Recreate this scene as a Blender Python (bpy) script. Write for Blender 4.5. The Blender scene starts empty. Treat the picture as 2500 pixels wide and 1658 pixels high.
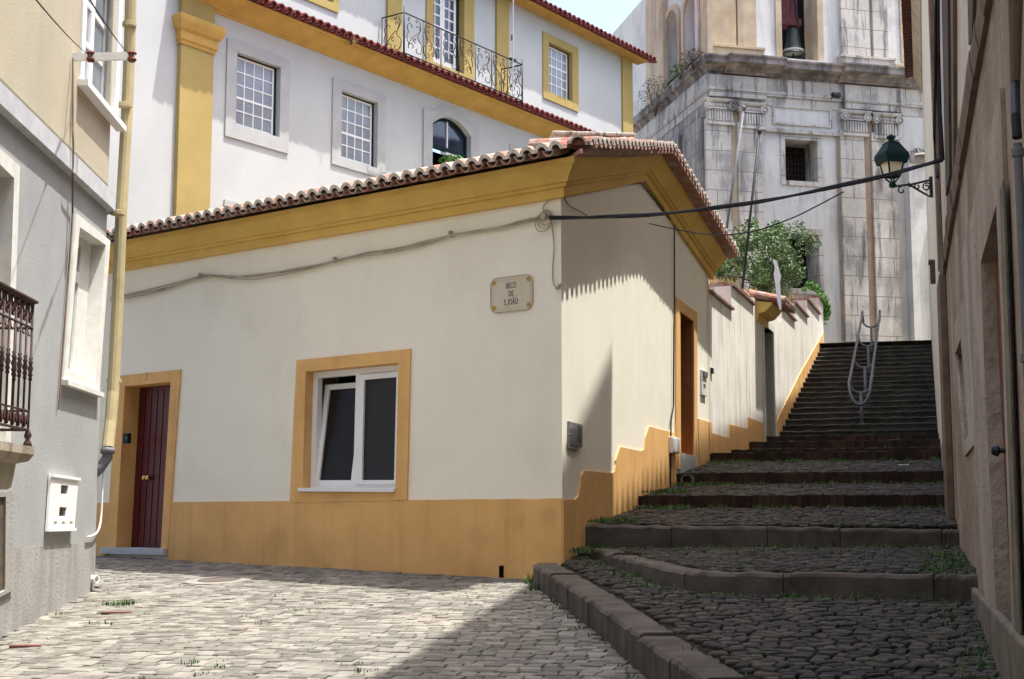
import bpy, bmesh, math, random
from mathutils import Vector, Matrix
from mathutils.geometry import delaunay_2d_cdt
random.seed(7)
R = math.radians
SC = bpy.context.scene
COL = SC.collection
# ------------------------------------------------------------------ camera, sky, sun, exposure
EYE = 1.6
FPX = 50 / 36 * 2500                       # focal length in photograph pixels (50 mm on 36 mm film)
PITCH = math.atan2(429, FPX)
cam = bpy.data.objects.new('camera', bpy.data.cameras.new('camera'))
COL.objects.link(cam)
cam.data.lens = 50; cam.data.sensor_width = 36
cam.data.clip_start = 0.05; cam.data.clip_end = 2000
cam.location = (0, 0, EYE); cam.rotation_euler = (R(90) + PITCH, 0, 0)
SC.camera = cam
SUN = Vector((0.285, -0.02, 1.0)).normalized()
w = bpy.data.worlds.new('World'); SC.world = w; w.use_nodes = True
nt = w.node_tree; nt.nodes.clear()
sky = nt.nodes.new('ShaderNodeTexSky'); sky.sky_type = 'NISHITA'; sky.sun_disc = False
sky.sun_elevation = math.asin(SUN.z); sky.sun_rotation = math.atan2(SUN.x, SUN.y)
sky.air_density = 1.0; sky.dust_density = 5.0; sky.ozone_density = 2.5
bg = nt.nodes.new('ShaderNodeBackground'); bg.inputs[1].default_value = 0.125
wo = nt.nodes.new('ShaderNodeOutputWorld')
nt.links.new(sky.outputs[0], bg.inputs[0]); nt.links.new(bg.outputs[0], wo.inputs[0])
sl = bpy.data.lights.new('sun', 'SUN'); sl.energy = 2.5; sl.angle = R(0.53); sl.color = (1, 0.972, 0.92)
so = bpy.data.objects.new('sun', sl); COL.objects.link(so)
so.rotation_euler = SUN.to_track_quat('Z', 'Y').to_euler(); so.location = (10, 0, 40)
SC.view_settings.view_transform = 'Standard'; SC.view_settings.look = 'None'
SC.view_settings.exposure = 1.85; SC.view_settings.gamma = 1
SC.render.engine = 'CYCLES'
SC.cycles.max_bounces = 10; SC.cycles.diffuse_bounces = 8
# ------------------------------------------------------------------ measuring helpers
sP, cP = math.sin(PITCH), math.cos(PITCH)
CAM = Vector((0, 0, EYE))
def ray(x, y):
    a = (x - 1250) / FPX; b = (829 - y) / FPX
    return Vector((a, cP - b * sP, sP + b * cP))
class Wall:
    """vertical plane: origin (x,y), direction angle from +Y towards +X, side = facing"""
    def __init__(s, ox, oy, ang, side):
        a = R(ang); s.O = Vector((ox, oy, 0)); s.d = Vector((math.sin(a), math.cos(a), 0))
        s.n = Vector((math.cos(a), -math.sin(a), 0)) * side
    def P(s, t, z, o=0): return s.O + s.d * t + s.n * o + Vector((0, 0, z))
    def hit(s, x, y, o=0):
        r = ray(x, y); k = ((s.O - CAM).dot(s.n) + o) / r.dot(s.n)
        p = CAM + r * k
        return ((p - s.O).dot(s.d), p.z)
    def px(s, x, y, o=0): return s.P(*s.hit(x, y, o), o)
    def rect(s, xl, yt, xr, yb, o=0):
        ym, xm = (yt + yb) / 2, (xl + xr) / 2
        return (s.hit(xl, ym, o)[0], s.hit(xr, ym, o)[0], s.hit(xm, yb, o)[1], s.hit(xm, yt, o)[1])
    def quad(s, pts, o=0): return [s.hit(x, y, o) for x, y in pts]
def rq(r):                                    # rect tuple -> polygon TL TR BR BL
    t0, t1, z0, z1 = r
    return [(t0, z1), (t1, z1), (t1, z0), (t0, z0)]
def inpoly(x, y, P):
    c = False; j = len(P) - 1
    for i in range(len(P)):
        if (P[i][1] > y) != (P[j][1] > y) and x < (P[j][0] - P[i][0]) * (y - P[i][1]) / (P[j][1] - P[i][1]) + P[i][0]: c = not c
        j = i
    return c
def lq(q, u, v):                              # bilinear point in quad TL TR BR BL
    a = (q[0][0] * (1 - u) + q[1][0] * u, q[0][1] * (1 - u) + q[1][1] * u)
    b = (q[3][0] * (1 - u) + q[2][0] * u, q[3][1] * (1 - u) + q[2][1] * u)
    return (a[0] * (1 - v) + b[0] * v, a[1] * (1 - v) + b[1] * v)
def sq(q, u0, v0, u1, v1): return [lq(q, u0, v0), lq(q, u1, v0), lq(q, u1, v1), lq(q, u0, v1)]
# ------------------------------------------------------------------ mesh builder
class MB:
    def __init__(s): s.v = []; s.f = []; s.m = []
    def face(s, pts, mi=0):
        i = len(s.v); s.v += [Vector(p) for p in pts]; s.f.append(tuple(range(i, i + len(pts)))); s.m.append(mi)
    def loft(s, rings, closed=True, caps=True, mi=0):
        n = len(rings[0]); b = len(s.v)
        for r in rings: s.v += [Vector(p) for p in r]
        for k in range(len(rings) - 1):
            for j in range(n if closed else n - 1):
                j2 = (j + 1) % n
                s.f.append((b + k * n + j, b + k * n + j2, b + (k + 1) * n + j2, b + (k + 1) * n + j)); s.m.append(mi)
        if caps and closed:
            s.f.append(tuple(b + j for j in range(n))); s.m.append(mi)
            e = b + (len(rings) - 1) * n
            s.f.append(tuple(e + j for j in range(n))[::-1]); s.m.append(mi)
    def prism(s, W, poly, o0, o1, holes=(), mi=0):
        loops = [list(poly)] + [list(h) for h in holes]
        if holes:
            vs, es = [], []
            for l in loops:
                k0 = len(vs); vs += [Vector((p[0], p[1])) for p in l]; es += [(k0 + i, k0 + (i + 1) % len(l)) for i in range(len(l))]
            V2, _, T2, _, _, _ = delaunay_2d_cdt(vs, es, [], 0, 1e-6)
            flat = [(p.x, p.y) for p in V2]; tri = []
            for t in T2:
                cx = sum(flat[i][0] for i in t) / len(t); cz = sum(flat[i][1] for i in t) / len(t)
                if inpoly(cx, cz, loops[0]) and not any(inpoly(cx, cz, h) for h in loops[1:]): tri.append(t)
            for o in (o0, o1):
                b = len(s.v); s.v += [W.P(p[0], p[1], o) for p in flat]
                for t in tri: s.f.append(tuple(b + i for i in t)); s.m.append(mi)
            for l in loops:
                b = len(s.v); n = len(l)
                s.v += [W.P(p[0], p[1], o0) for p in l] + [W.P(p[0], p[1], o1) for p in l]
                for j in range(n):
                    k = (j + 1) % n; s.f.append((b + j, b + k, b + n + k, b + n + j)); s.m.append(mi)
        else:
            s.loft([[W.P(p[0], p[1], o0) for p in poly], [W.P(p[0], p[1], o1) for p in poly]], mi=mi)
    def wbox(s, W, t0, t1, z0, z1, o0, o1, mi=0):
        s.prism(W, [(t0, z0), (t1, z0), (t1, z1), (t0, z1)], o0, o1, mi=mi)
    def box(s, c, sx, sy, sz, rz=0, mi=0, tilt=None):
        m = Matrix.Rotation(rz, 3, 'Z')
        if tilt: m = m @ tilt
        c = Vector(c); r = []
        for z in (-1, 1):
            r.append([c + m @ Vector((x * sx / 2, y * sy / 2, z * sz / 2)) for x, y in ((-1, -1), (1, -1), (1, 1), (-1, 1))])
        s.loft(r, mi=mi)
    def tube(s, pts, r, n=6, closed=False, mi=0):
        pts = [Vector(p) for p in pts]; rings = []; N = len(pts); up = None
        rr = r if isinstance(r, (list, tuple)) else [r] * N
        for i, p in enumerate(pts):
            a = pts[(i - 1) % N] if (closed or i) else p
            b = pts[(i + 1) % N] if (closed or i < N - 1) else p
            d = (b - a)
            if d.length < 1e-9: d = Vector((0, 0, 1))
            d.normalize()
            if up is None:
                up = Vector((0, 0, 1)) if abs(d.z) < .9 else Vector((1, 0, 0))
            x = up - d * up.dot(d)
            if x.length < 1e-6: x = d.orthogonal()
            x.normalize(); up = x; y = d.cross(x)
            rings.append([p + (x * math.cos(2 * math.pi * k / n) + y * math.sin(2 * math.pi * k / n)) * rr[i] for k in range(n)])
        if closed: rings.append(rings[0])
        s.loft(rings, caps=not closed, mi=mi)
    def lathe(s, c, prof, n=16, ax=(0, 0, 1), mi=0):
        ax = Vector(ax).normalized(); x = ax.orthogonal().normalized(); y = ax.cross(x); c = Vector(c)
        s.loft([[c + ax * z + (x * math.cos(2 * math.pi * k / n) + y * math.sin(2 * math.pi * k / n)) * r for k in range(n)] for r, z in prof], mi=mi)
    def build(s, name, mats, parent=None, smooth=False, bevel=0, weld=True):
        me = bpy.data.meshes.new(name)
        me.from_pydata([tuple(p) for p in s.v], [], s.f)
        if not isinstance(mats, (list, tuple)): mats = [mats]
        for m in mats: me.materials.append(m)
        if len(mats) > 1: me.polygons.foreach_set('material_index', s.m)
        bm = bmesh.new(); bm.from_mesh(me)
        if weld:
            bmesh.ops.remove_doubles(bm, verts=bm.verts, dist=1e-5)
        bmesh.ops.recalc_face_normals(bm, faces=bm.faces)
        bm.to_mesh(me); bm.free()
        if smooth: me.polygons.foreach_set('use_smooth', [True] * len(me.polygons))
        o = bpy.data.objects.new(name, me); COL.objects.link(o)
        if parent is not None:
            o.parent = parent
            o.matrix_parent_inverse = Matrix.Translation(-parent.location)   # only things sit away from the origin
        if bevel:
            b = o.modifiers.new('bevel', 'BEVEL'); b.width = bevel; b.segments = 2; b.limit_method = 'ANGLE'; b.angle_limit = R(50)
        return o
def tag(o, label=None, cat=None, group=None, kind=None):
    if label: o['label'] = label
    if cat: o['category'] = cat
    if group: o['group'] = group
    if kind: o['kind'] = kind
    return o
def root(name, loc, label=None, cat=None, group=None, kind=None):
    o = bpy.data.objects.new(name, None); COL.objects.link(o); o.location = loc
    o.empty_display_size = .2
    return tag(o, label, cat, group, kind)
def spiral(c, r0, r1, a0, a1, n=14):
    return [(c[0] + (r0 + (r1 - r0) * i / n) * math.cos(a0 + (a1 - a0) * i / n), c[1] + (r0 + (r1 - r0) * i / n) * math.sin(a0 + (a1 - a0) * i / n)) for i in range(n + 1)]
def bez(pts, n=10):                           # Catmull-Rom through points (tuples of any size)
    out = []; P = [pts[0]] + list(pts) + [pts[-1]]
    for i in range(1, len(P) - 2):
        for k in range(n):
            t = k / n
            out.append(tuple(.5 * ((2 * b) + (c - a) * t + (2 * a - 5 * b + 4 * c - d) * t * t + (3 * b - a - 3 * c + d) * t ** 3) for a, b, c, d in zip(P[i - 1], P[i], P[i + 1], P[i + 2])))
    out.append(tuple(pts[-1])); return out
# ------------------------------------------------------------------ materials
def srgb(r, g, b):
    return tuple(((c / 255) / 12.92 if c / 255 <= .04045 else ((c / 255 + .055) / 1.055) ** 2.4) for c in (r, g, b))
def mat(name, col, col2=None, rough=.85, vs=2.0, vlo=.35, vhi=.65, bump=0, bs=60, bd=.01, streak=0, scol=(.05, .05, .05), slo=.5, shi=.72, ssc=(5, 5, .35),
        patch=0, pcol=(.3, .25, .15), psc=1.2, plo=.55, phi=.65, island=0, metal=0, spec=.3, grain=0, gs=180, bricks=None, spots=0, coat=0, joints=None):
    m = bpy.data.materials.new(name); m.use_nodes = True
    n = m.node_tree.nodes; L = m.node_tree.links; b = n['Principled BSDF']
    b.inputs['Roughness'].default_value = rough; b.inputs['Metallic'].default_value = metal
    b.inputs['Specular IOR Level'].default_value = spec
    if coat: b.inputs['Coat Weight'].default_value = coat; b.inputs['Coat Roughness'].default_value = .15
    geo = n.new('ShaderNodeNewGeometry')
    def noise(scale, detail=5, vec=None, rough=.55):
        t = n.new('ShaderNodeTexNoise'); t.inputs['Scale'].default_value = scale; t.inputs['Detail'].default_value = detail; t.inputs['Roughness'].default_value = rough
        L.new(vec if vec else geo.outputs['Position'], t.inputs['Vector']); return t.outputs['Fac']
    def ramp(f, lo, hi, a=0., c=1.):
        t = n.new('ShaderNodeMapRange'); t.inputs[1].default_value = lo; t.inputs[2].default_value = hi; t.inputs[3].default_value = a; t.inputs[4].default_value = c
        L.new(f, t.inputs[0]); return t.outputs[0]
    def mix(f, a, c, mode='MIX'):
        t = n.new('ShaderNodeMix'); t.data_type = 'RGBA'; t.blend_type = mode
        if hasattr(f, 'is_linked'): L.new(f, t.inputs[0])
        else: t.inputs[0].default_value = f
        for k, q in ((6, a), (7, c)):
            if hasattr(q, 'is_linked'): L.new(q, t.inputs[k])
            else: t.inputs[k].default_value = (*q, 1)
        return t.outputs[2]
    c = mix(ramp(noise(vs), vlo, vhi), col, col2 if col2 else tuple(x * .88 for x in col))
    if bricks:
        bw, bh, mcol = bricks
        t = n.new('ShaderNodeTexBrick'); t.inputs['Scale'].default_value = 1; t.inputs['Brick Width'].default_value = bw; t.inputs['Row Height'].default_value = bh
        t.inputs['Mortar Size'].default_value = .008
        L.new(geo.outputs['Position'], t.inputs['Vector'])
        c = mix(t.outputs['Fac'], c, mcol)
    if joints:                                # courses of ashlar on a vertical wall running along direction jd
        jd, bw, bh, mcol = joints
        dt = n.new('ShaderNodeVectorMath'); dt.operation = 'DOT_PRODUCT'; L.new(geo.outputs['Position'], dt.inputs[0]); dt.inputs[1].default_value = jd
        sx = n.new('ShaderNodeSeparateXYZ'); L.new(geo.outputs['Position'], sx.inputs[0]); cb = n.new('ShaderNodeCombineXYZ'); L.new(dt.outputs['Value'], cb.inputs[0]); L.new(sx.outputs[2], cb.inputs[1])
        t = n.new('ShaderNodeTexBrick'); t.inputs['Scale'].default_value = 1; t.inputs['Brick Width'].default_value = bw; t.inputs['Row Height'].default_value = bh; t.inputs['Mortar Size'].default_value = .008; t.inputs['Mortar Smooth'].default_value = .3
        t.inputs['Color1'].default_value = (1, 1, 1, 1); t.inputs['Color2'].default_value = (.88, .86, .85, 1); L.new(cb.outputs[0], t.inputs['Vector'])
        c = mix(1.0, c, t.outputs['Color'], 'MULTIPLY'); jm = n.new('ShaderNodeMath'); jm.operation = 'MULTIPLY'; jm.inputs[1].default_value = .35; L.new(t.outputs['Fac'], jm.inputs[0]); c = mix(jm.outputs[0], c, mcol)
    if patch: c = mix(ramp(noise(psc, 7), plo, phi, 0, patch), c, pcol)
    if streak:
        mp = n.new('ShaderNodeMapping'); mp.inputs['Scale'].default_value = ssc
        L.new(geo.outputs['Position'], mp.inputs[0])
        c = mix(ramp(noise(1, 6, mp.outputs[0], .6), slo, shi, 0, streak), c, scol)
    if spots: c = mix(ramp(noise(28, 4), .66, .74, 0, spots), c, scol)
    if grain: c = mix(ramp(noise(gs, 2), .3, .7, 0, grain), c, tuple(x * .35 for x in col))
    if island:
        ri = geo.outputs['Random Per Island']
        h = n.new('ShaderNodeHueSaturation'); L.new(c, h.inputs['Color'])
        L.new(ramp(ri, 0, 1, 1 - island, 1 + island), h.inputs['Value'])
        wn = n.new('ShaderNodeTexWhiteNoise'); wn.noise_dimensions = '1D'; L.new(ri, wn.inputs['W'])
        L.new(ramp(wn.outputs['Value'], 0, 1, .5 - .03 * min(1, island * 2), .5 + .03 * min(1, island * 2)), h.inputs['Hue'])
        c = h.outputs[0]
    L.new(c, b.inputs['Base Color'])
    if bump:
        bn = n.new('ShaderNodeBump'); bn.inputs['Strength'].default_value = bump; bn.inputs['Distance'].default_value = bd
        L.new(noise(bs, 6), bn.inputs['Height']); L.new(bn.outputs[0], b.inputs['Normal'])
    return m
M = {}
CFD = (math.sin(R(76)), math.cos(R(76)), 0); CSD = (math.sin(R(-12.5)), math.cos(R(-12.5)), 0)
M['house'] = mat('house_plaster', (.90, .85, .71), (.865, .815, .675), bump=.35, bs=90, vs=1.5, streak=.10, scol=(.5, .45, .37), ssc=(2.2, 2.2, .5), patch=.22, pcol=(.66, .61, .50), psc=.9, grain=.12)
M['plinth'] = mat('ochre_plinth', (.80, .47, .175), (.71, .40, .145), bump=.35, bs=70, vs=2, streak=.28, scol=(.35, .19, .06), patch=.28, pcol=(.42, .25, .10), psc=1.6, grain=.15)
M['ochre'] = mat('ochre_cornice', (.74, .49, .135), (.64, .41, .105), bump=.25, bs=60, vs=2.5, streak=.2, scol=(.30, .17, .03), ssc=(3, 3, 1.2), grain=.1)
M['ochre2'] = mat('ochre_eave', (.52, .33, .085), (.44, .27, .065), bump=.25, bs=60, vs=2.5, streak=.25, scol=(.26, .15, .03), ssc=(3, 3, 1.2), grain=.1)
M['yellow'] = mat('yellow_paint', (.40, .30, .105), (.36, .27, .092), bump=.2, bs=60, vs=2, streak=.15, scol=(.5, .33, .1), grain=.08)
M['white'] = mat('white_plaster', (.47, .485, .465), (.43, .445, .43), bump=.3, bs=50, vs=1, streak=.10, scol=(.5, .48, .46), patch=.12, pcol=(.62, .6, .58), psc=.7)
M['surround'] = mat('limestone_surround', (.44, .445, .43), (.385, .39, .375), bump=.2, bs=80, vs=3, grain=.15)
M['gwall'] = mat('stained_white_wall', (.79, .755, .68), (.70, .66, .58), bump=.5, bs=40, vs=2, streak=.6, scol=(.28, .25, .19), slo=.52, shi=.70, ssc=(9, 9, .5), spots=.45)
M['tile'] = mat('terracotta_tile', (.37, .185, .13), (.25, .11, .08), rough=.9, vs=9, bump=.3, bs=50, patch=.8, pcol=(.36, .31, .26), psc=7, plo=.46, phi=.58)
M['tilered'] = mat('red_tile', (.20, .05, .042), (.13, .033, .03), rough=.85, vs=8, bump=.2, bs=50)
M['mortar'] = mat('lime_mortar', (.68, .645, .58), (.46, .43, .38), rough=.95, vs=14, bump=.5, bs=60)
M['parapet'] = mat('stained_parapet', (.55, .50, .43), (.42, .38, .33), vs=4, bump=.4, streak=.9, scol=(.08, .07, .06), slo=.5, shi=.62, ssc=(16, 16, 2))
M['lgrey'] = mat('grey_render', (.35, .36, .355), (.30, .31, .305), bump=.35, bs=50, vs=1.3, streak=.3, scol=(.36, .36, .35), patch=.2, pcol=(.45, .46, .47), psc=1.0, grain=.1)
M['lgreylow'] = mat('grey_render_worn', (.36, .36, .345), (.28, .275, .26), bump=.6, bs=40, vs=2, streak=.55, scol=(.22, .20, .17), slo=.48, shi=.7, patch=.4, pcol=(.30, .28, .24), psc=1.8)
M['cream'] = mat('cream_render', (.45, .405, .295), (.40, .36, .265), bump=.35, bs=60, vs=1.5, streak=.2, scol=(.5, .42, .27), grain=.1)
M['bandgrey'] = mat('pale_band', (.50, .51, .52), (.40, .41, .43), vs=5, bump=.2)
M['whitepaint'] = mat('white_paint', (.80, .80, .78), (.76, .76, .74), rough=.5, vs=4)
M['oldwhite'] = mat('weathered_white_paint', (.66, .66, .61), (.58, .57, .52), rough=.7, vs=8, bump=.2, patch=.3, pcol=(.45, .42, .33), psc=6)
M['reddoor'] = mat('dark_red_door', (.105, .010, .012), (.075, .008, .010), rough=.45, vs=6, spec=.4)
M['browndoor_reveal'] = mat('brown_door_shaded_reveal', (.30, .125, .035), (.24, .095, .028), rough=.7, vs=4, bump=.1)
M['olddoor'] = mat('old_board_door', (.12, .085, .05), (.07, .05, .035), rough=.9, vs=9, bump=.4)
M['rust'] = mat('red_brown_door', (.17, .045, .022), (.11, .03, .018), rough=.7, vs=6)
M['brass'] = mat('brass', (.75, .52, .18), rough=.25, metal=1)
M['iron'] = mat('black_iron', (.018, .018, .02), rough=.55, vs=12)
M['rustiron'] = mat('rusted_iron', (.075, .028, .022), (.03, .018, .017), rough=.7, vs=30)
M['green'] = mat('dark_green_paint', (.006, .026, .027), (.005, .020, .022), rough=.6, vs=8, spec=.12)
M['glassdark'] = mat('dark_window', (.018, .014, .012), rough=.25, spec=.15)
M['screen'] = mat('insect_screen', (.022, .023, .025), rough=.6, spec=.3, bump=.3, bs=500)
M['glassgrey'] = mat('curtained_glass', (.27, .30, .33), (.20, .23, .26), rough=.12, vs=1.6, spec=.6)
M['glassblue'] = mat('sky_glass', (.035, .045, .075), (.02, .026, .045), rough=.05, vs=2, spec=.8)
M['glassgreen'] = mat('pale_green_glass', (.20, .265, .25), (.15, .20, .195), rough=.15, vs=2, spec=.5)
M['frost'] = mat('milky_lamp_glass', (.66, .60, .43), (.6, .54, .38), rough=.35)
M['fwall'] = mat('pale_cream_wall', (.70, .64, .50), (.64, .58, .45), bump=.3, bs=40, vs=1.5, streak=.3, scol=(.4, .33, .22))  # colour raised so this mostly unseen wall bounces light onto the gable
M['pipe'] = mat('cream_pipe', (.42, .36, .20), (.36, .305, .17), rough=.55, vs=5)
M['zinc'] = mat('grey_pipe', (.15, .15, .165), (.11, .11, .12), rough=.55, vs=4)
M['galv'] = mat('galvanised_tube', (.095, .093, .108), (.07, .068, .082), rough=.42, metal=.15, vs=10)
M['cable'] = mat('black_cable', (.012, .012, .014), rough=.6)
M['cablewall'] = mat('painted_cable', (.50, .44, .34), (.36, .31, .24), rough=.8, vs=6)
M['church'] = mat('church_stone', (.64, .605, .545), (.50, .47, .42), bump=.5, bs=25, vs=1.2, streak=.85, scol=(.075, .075, .075), slo=.52, shi=.66, ssc=(4.5, 4.5, .7), patch=.65, pcol=(.22, .215, .21), psc=1.1, plo=.52, phi=.62, grain=.3, gs=22, joints=(CFD, 1.1, .52, (.20, .17, .14)))
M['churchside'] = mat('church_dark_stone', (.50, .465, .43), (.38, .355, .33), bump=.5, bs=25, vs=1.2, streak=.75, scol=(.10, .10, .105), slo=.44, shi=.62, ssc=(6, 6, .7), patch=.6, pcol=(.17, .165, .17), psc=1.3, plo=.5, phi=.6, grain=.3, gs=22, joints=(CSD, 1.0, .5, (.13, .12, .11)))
M['churchwhite'] = mat('church_limewash', (.62, .605, .575), (.54, .53, .50), bump=.4, bs=25, vs=1, streak=.5, scol=(.30, .29, .28), slo=.5, shi=.70, ssc=(6, 6, .7), patch=.5, pcol=(.40, .39, .38), psc=1.1, plo=.54, phi=.64, grain=.15, gs=22)
M['churchtan'] = mat('church_tan_stone', (.50, .405, .275), (.37, .29, .2), bump=.5, bs=30, vs=1.8, streak=.5, scol=(.13, .11, .09), ssc=(2.5, 2.5, .5), patch=.3, pcol=(.45, .27, .08), psc=2.2)
M['corn'] = mat('church_cornice_stone', (.33, .29, .26), (.17, .15, .14), bump=.6, bs=25, vs=2.2, streak=.8, scol=(.05, .047, .045), slo=.42, shi=.62, ssc=(3, 3, .8), patch=.35, pcol=(.38, .24, .13), psc=2)
M['rstrip'] = mat('brown_strip', (.40, .30, .215), (.29, .22, .165), vs=3, bump=.4, streak=.5, scol=(.17, .1, .06))
M['bell'] = mat('bell_bronze', (.055, .065, .06), (.035, .045, .042), rough=.5, metal=.6, vs=6)
M['bellband'] = mat('bell_pale_band', (.36, .36, .33), rough=.6)
M['headstock'] = mat('red_timber', (.095, .022, .025), (.06, .016, .02), rough=.8, vs=6)
M['dark'] = mat('dark_interior', (.006, .006, .007), rough=1, spec=0)
M['purple'] = mat('shadowed_limewash', (.52, .46, .46), (.42, .36, .36), vs=2, bump=.3)
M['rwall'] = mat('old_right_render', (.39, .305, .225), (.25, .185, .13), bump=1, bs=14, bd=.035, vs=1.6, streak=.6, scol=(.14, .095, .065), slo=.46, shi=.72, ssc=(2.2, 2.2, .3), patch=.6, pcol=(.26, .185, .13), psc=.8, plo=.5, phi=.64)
M['rpale'] = mat('pale_right_render', (.41, .335, .26), (.30, .24, .18), bump=.9, bs=16, bd=.03, vs=1.6, streak=.5, scol=(.13, .095, .07), slo=.48, shi=.74, ssc=(2.2, 2.2, .3), patch=.3, pcol=(.42, .37, .34), psc=.9)
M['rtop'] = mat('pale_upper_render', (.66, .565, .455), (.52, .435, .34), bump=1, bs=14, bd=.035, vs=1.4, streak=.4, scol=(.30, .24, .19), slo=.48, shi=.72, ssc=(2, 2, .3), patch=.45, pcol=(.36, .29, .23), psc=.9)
M['rstone'] = mat('brown_moulding', (.20, .135, .09), (.125, .085, .058), bump=.7, bs=30, vs=4, patch=.4, pcol=(.10, .08, .06), psc=4)
M['jamb'] = mat('mossy_jamb_stone', (.20, .165, .12), (.105, .09, .065), bump=.7, bs=35, vs=5, patch=.4, pcol=(.05, .05, .03), psc=5)
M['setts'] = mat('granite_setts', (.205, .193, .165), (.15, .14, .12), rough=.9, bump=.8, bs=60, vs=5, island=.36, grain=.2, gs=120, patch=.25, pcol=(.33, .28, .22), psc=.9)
M['dirt'] = mat('joint_dirt', (.06, .05, .036), (.035, .03, .02), rough=1, vs=12, bump=.6, bs=60, patch=.25, pcol=(.05, .07, .02), psc=3)
M['cobble'] = mat('dark_cobbles', (.055, .046, .034), (.026, .022, .016), rough=.75, bump=.8, bs=50, vs=3, island=.65, grain=.25, gs=120, patch=.5, pcol=(.026, .032, .012), psc=1.6, plo=.52, phi=.66)  # alley stones and risers coloured extra dark to carry part of the shade
M['cobdirt'] = mat('mossy_dirt', (.013, .011, .007), (.008, .0075, .005), rough=1, vs=9, bump=.6, bs=50, patch=.5, pcol=(.03, .042, .012), psc=2)
M['kerb'] = mat('granite_kerb', (.115, .096, .076), (.058, .049, .038), rough=.85, bump=.8, bs=55, vs=4, grain=.3, gs=110, patch=.35, pcol=(.09, .08, .05), psc=2.5, island=.18)
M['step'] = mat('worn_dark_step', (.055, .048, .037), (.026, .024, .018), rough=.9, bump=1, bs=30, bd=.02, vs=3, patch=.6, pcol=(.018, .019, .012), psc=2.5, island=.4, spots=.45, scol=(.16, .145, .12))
M['brick'] = mat('old_riser_brick', (.050, .024, .016), (.026, .018, .012), rough=.95, bump=.7, bs=50, vs=5, island=.4, patch=.5, pcol=(.03, .03, .018), psc=3)
M['redbrick'] = mat('loose_brick', (.16, .06, .045), (.12, .05, .035), rough=.9, vs=8)
M['leaf'] = mat('shrub_leaves', (.115, .19, .06), (.065, .12, .038), rough=.5, vs=3, island=.5, spec=.4)
M['leafb'] = mat('bright_leaves', (.10, .24, .04), (.07, .17, .03), rough=.5, vs=3, island=.4)
M['dry'] = mat('dry_grass', (.42, .30, .14), (.33, .24, .11), rough=.9, vs=6, island=.35)
M['drybush'] = mat('dry_scrub', (.22, .165, .105), (.14, .11, .075), rough=.9, vs=6, island=.4)
M['grass'] = mat('green_weeds', (.075, .15, .032), (.05, .10, .022), rough=.6, vs=6, island=.45)
M['wood'] = mat('bark', (.055, .045, .035), rough=.9)
M['sign'] = mat('glazed_tile_sign', (.62, .55, .42), (.58, .51, .38), rough=.35, vs=6, spec=.5)
M['ink'] = mat('dark_blue_ink', (.06, .058, .075), rough=.5)
M['signline'] = mat('sign_grey_line', (.27, .24, .24), rough=.5)
M['gold'] = mat('sign_ochre', (.52, .30, .06), (.36, .2, .03), rough=.5, vs=60)
M['manhole'] = mat('rusty_cover', (.11, .09, .075), (.08, .065, .055), rough=.7, vs=10)
M['concrete'] = mat('pale_concrete', (.245, .225, .19), (.20, .185, .155), rough=.9, vs=5, bump=.3)
M['meter'] = mat('grey_meter_door', (.25, .225, .205), (.17, .15, .14), rough=.5, vs=12, patch=.3, pcol=(.12, .08, .06), psc=9)
M['paper'] = mat('paper_scrap', (.75, .75, .75), rough=.8)
M['redshut'] = mat('red_shutter', (.085, .028, .022), (.055, .018, .015), rough=.7, vs=8)
M['bluedoor'] = mat('blue_door', (.05, .15, .32), rough=.5)
M['slab'] = mat('balcony_stone', (.42, .37, .28), (.26, .22, .17), rough=.9, bump=.5, bs=40, vs=3, streak=.6, scol=(.10, .085, .06), ssc=(8, 8, 1))
M['terrain'] = mat('pale_ground', (.30, .27, .22), (.24, .215, .175), rough=1, vs=2)  # set pale so the unseen ground bounces sunlight onto the house front
# ------------------------------------------------------------------ the planes everything stands on
F1 = Wall(.474, 13.5, -52.3, -1); F2 = Wall(.474, 13.5, 19.5, 1)
_g = F2.P(7.0, 0); G = Wall(_g.x, _g.y, 18.3, 1)
WB = Wall(-4.43, 25, 35.6, 1); LW = Wall(-4.03, 12.7, -2.8, 1)
RN = Wall(.5, 0, 15.3, -1); RF = Wall(.244, 0, 16.17, -1)
CF = Wall(7.83, 36.5, 76, 1)
_c = CF.px(1728, 400); CF = Wall(_c.x, _c.y, 76, 1); CS = Wall(_c.x, _c.y, -12.5, -1)
def zs(x, y): return .0342 * x + .0719 * y                 # street level
def z0(x, y): return EYE - 1.31 + .02 * x + .0645 * y       # lowest cobbled landing
def z1(x, y): return EYE - .861 + .02 * x + .037 * y        # landing above the curved kerb
def xy(v): return (v.x, v.y)
# ------------------------------------------------------------------ ground and street
mb = MB()
gy = [-300, -60, 0, 12, 19, 45, 400]
for y0_, y1_ in zip(gy, gy[1:]):
    for x0_, x1_ in ((-300, -6), (-6, 6), (6, 300)):
        mb.face([(x, y, max(-4, min(.0719 * y, 1.4)) + .0342 * max(-6, min(6, x)) - .25) for x, y in ((x0_, y0_), (x1_, y0_), (x1_, y1_), (x0_, y1_))])
tag(mb.build('ground', M['terrain']), kind='structure')
K0 = [(.20, 13.28), (.30, 12.6), (.41, 11.87), (.60, 10.35), (.768, 8.9), (.95, 7.3), (1.15, 5.5), (1.4, 3.2), (1.7, 0)]
SP = [xy(LW.P(-16, 0)), xy(LW.P(1.72, 0)), xy(LW.P(1.72, 0, -8)), xy(F1.P(12, 0)), xy(F1.P(.1, 0))] + K0 + [(1.9, -3)]
st = root('street', (-1.5, 11, zs(-1.5, 11)), kind='structure')
mb = MB(); mb.face([(x, y, zs(x, y) - .012) for x, y in SP]); mb.build('bed', M['dirt'], st)
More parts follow.
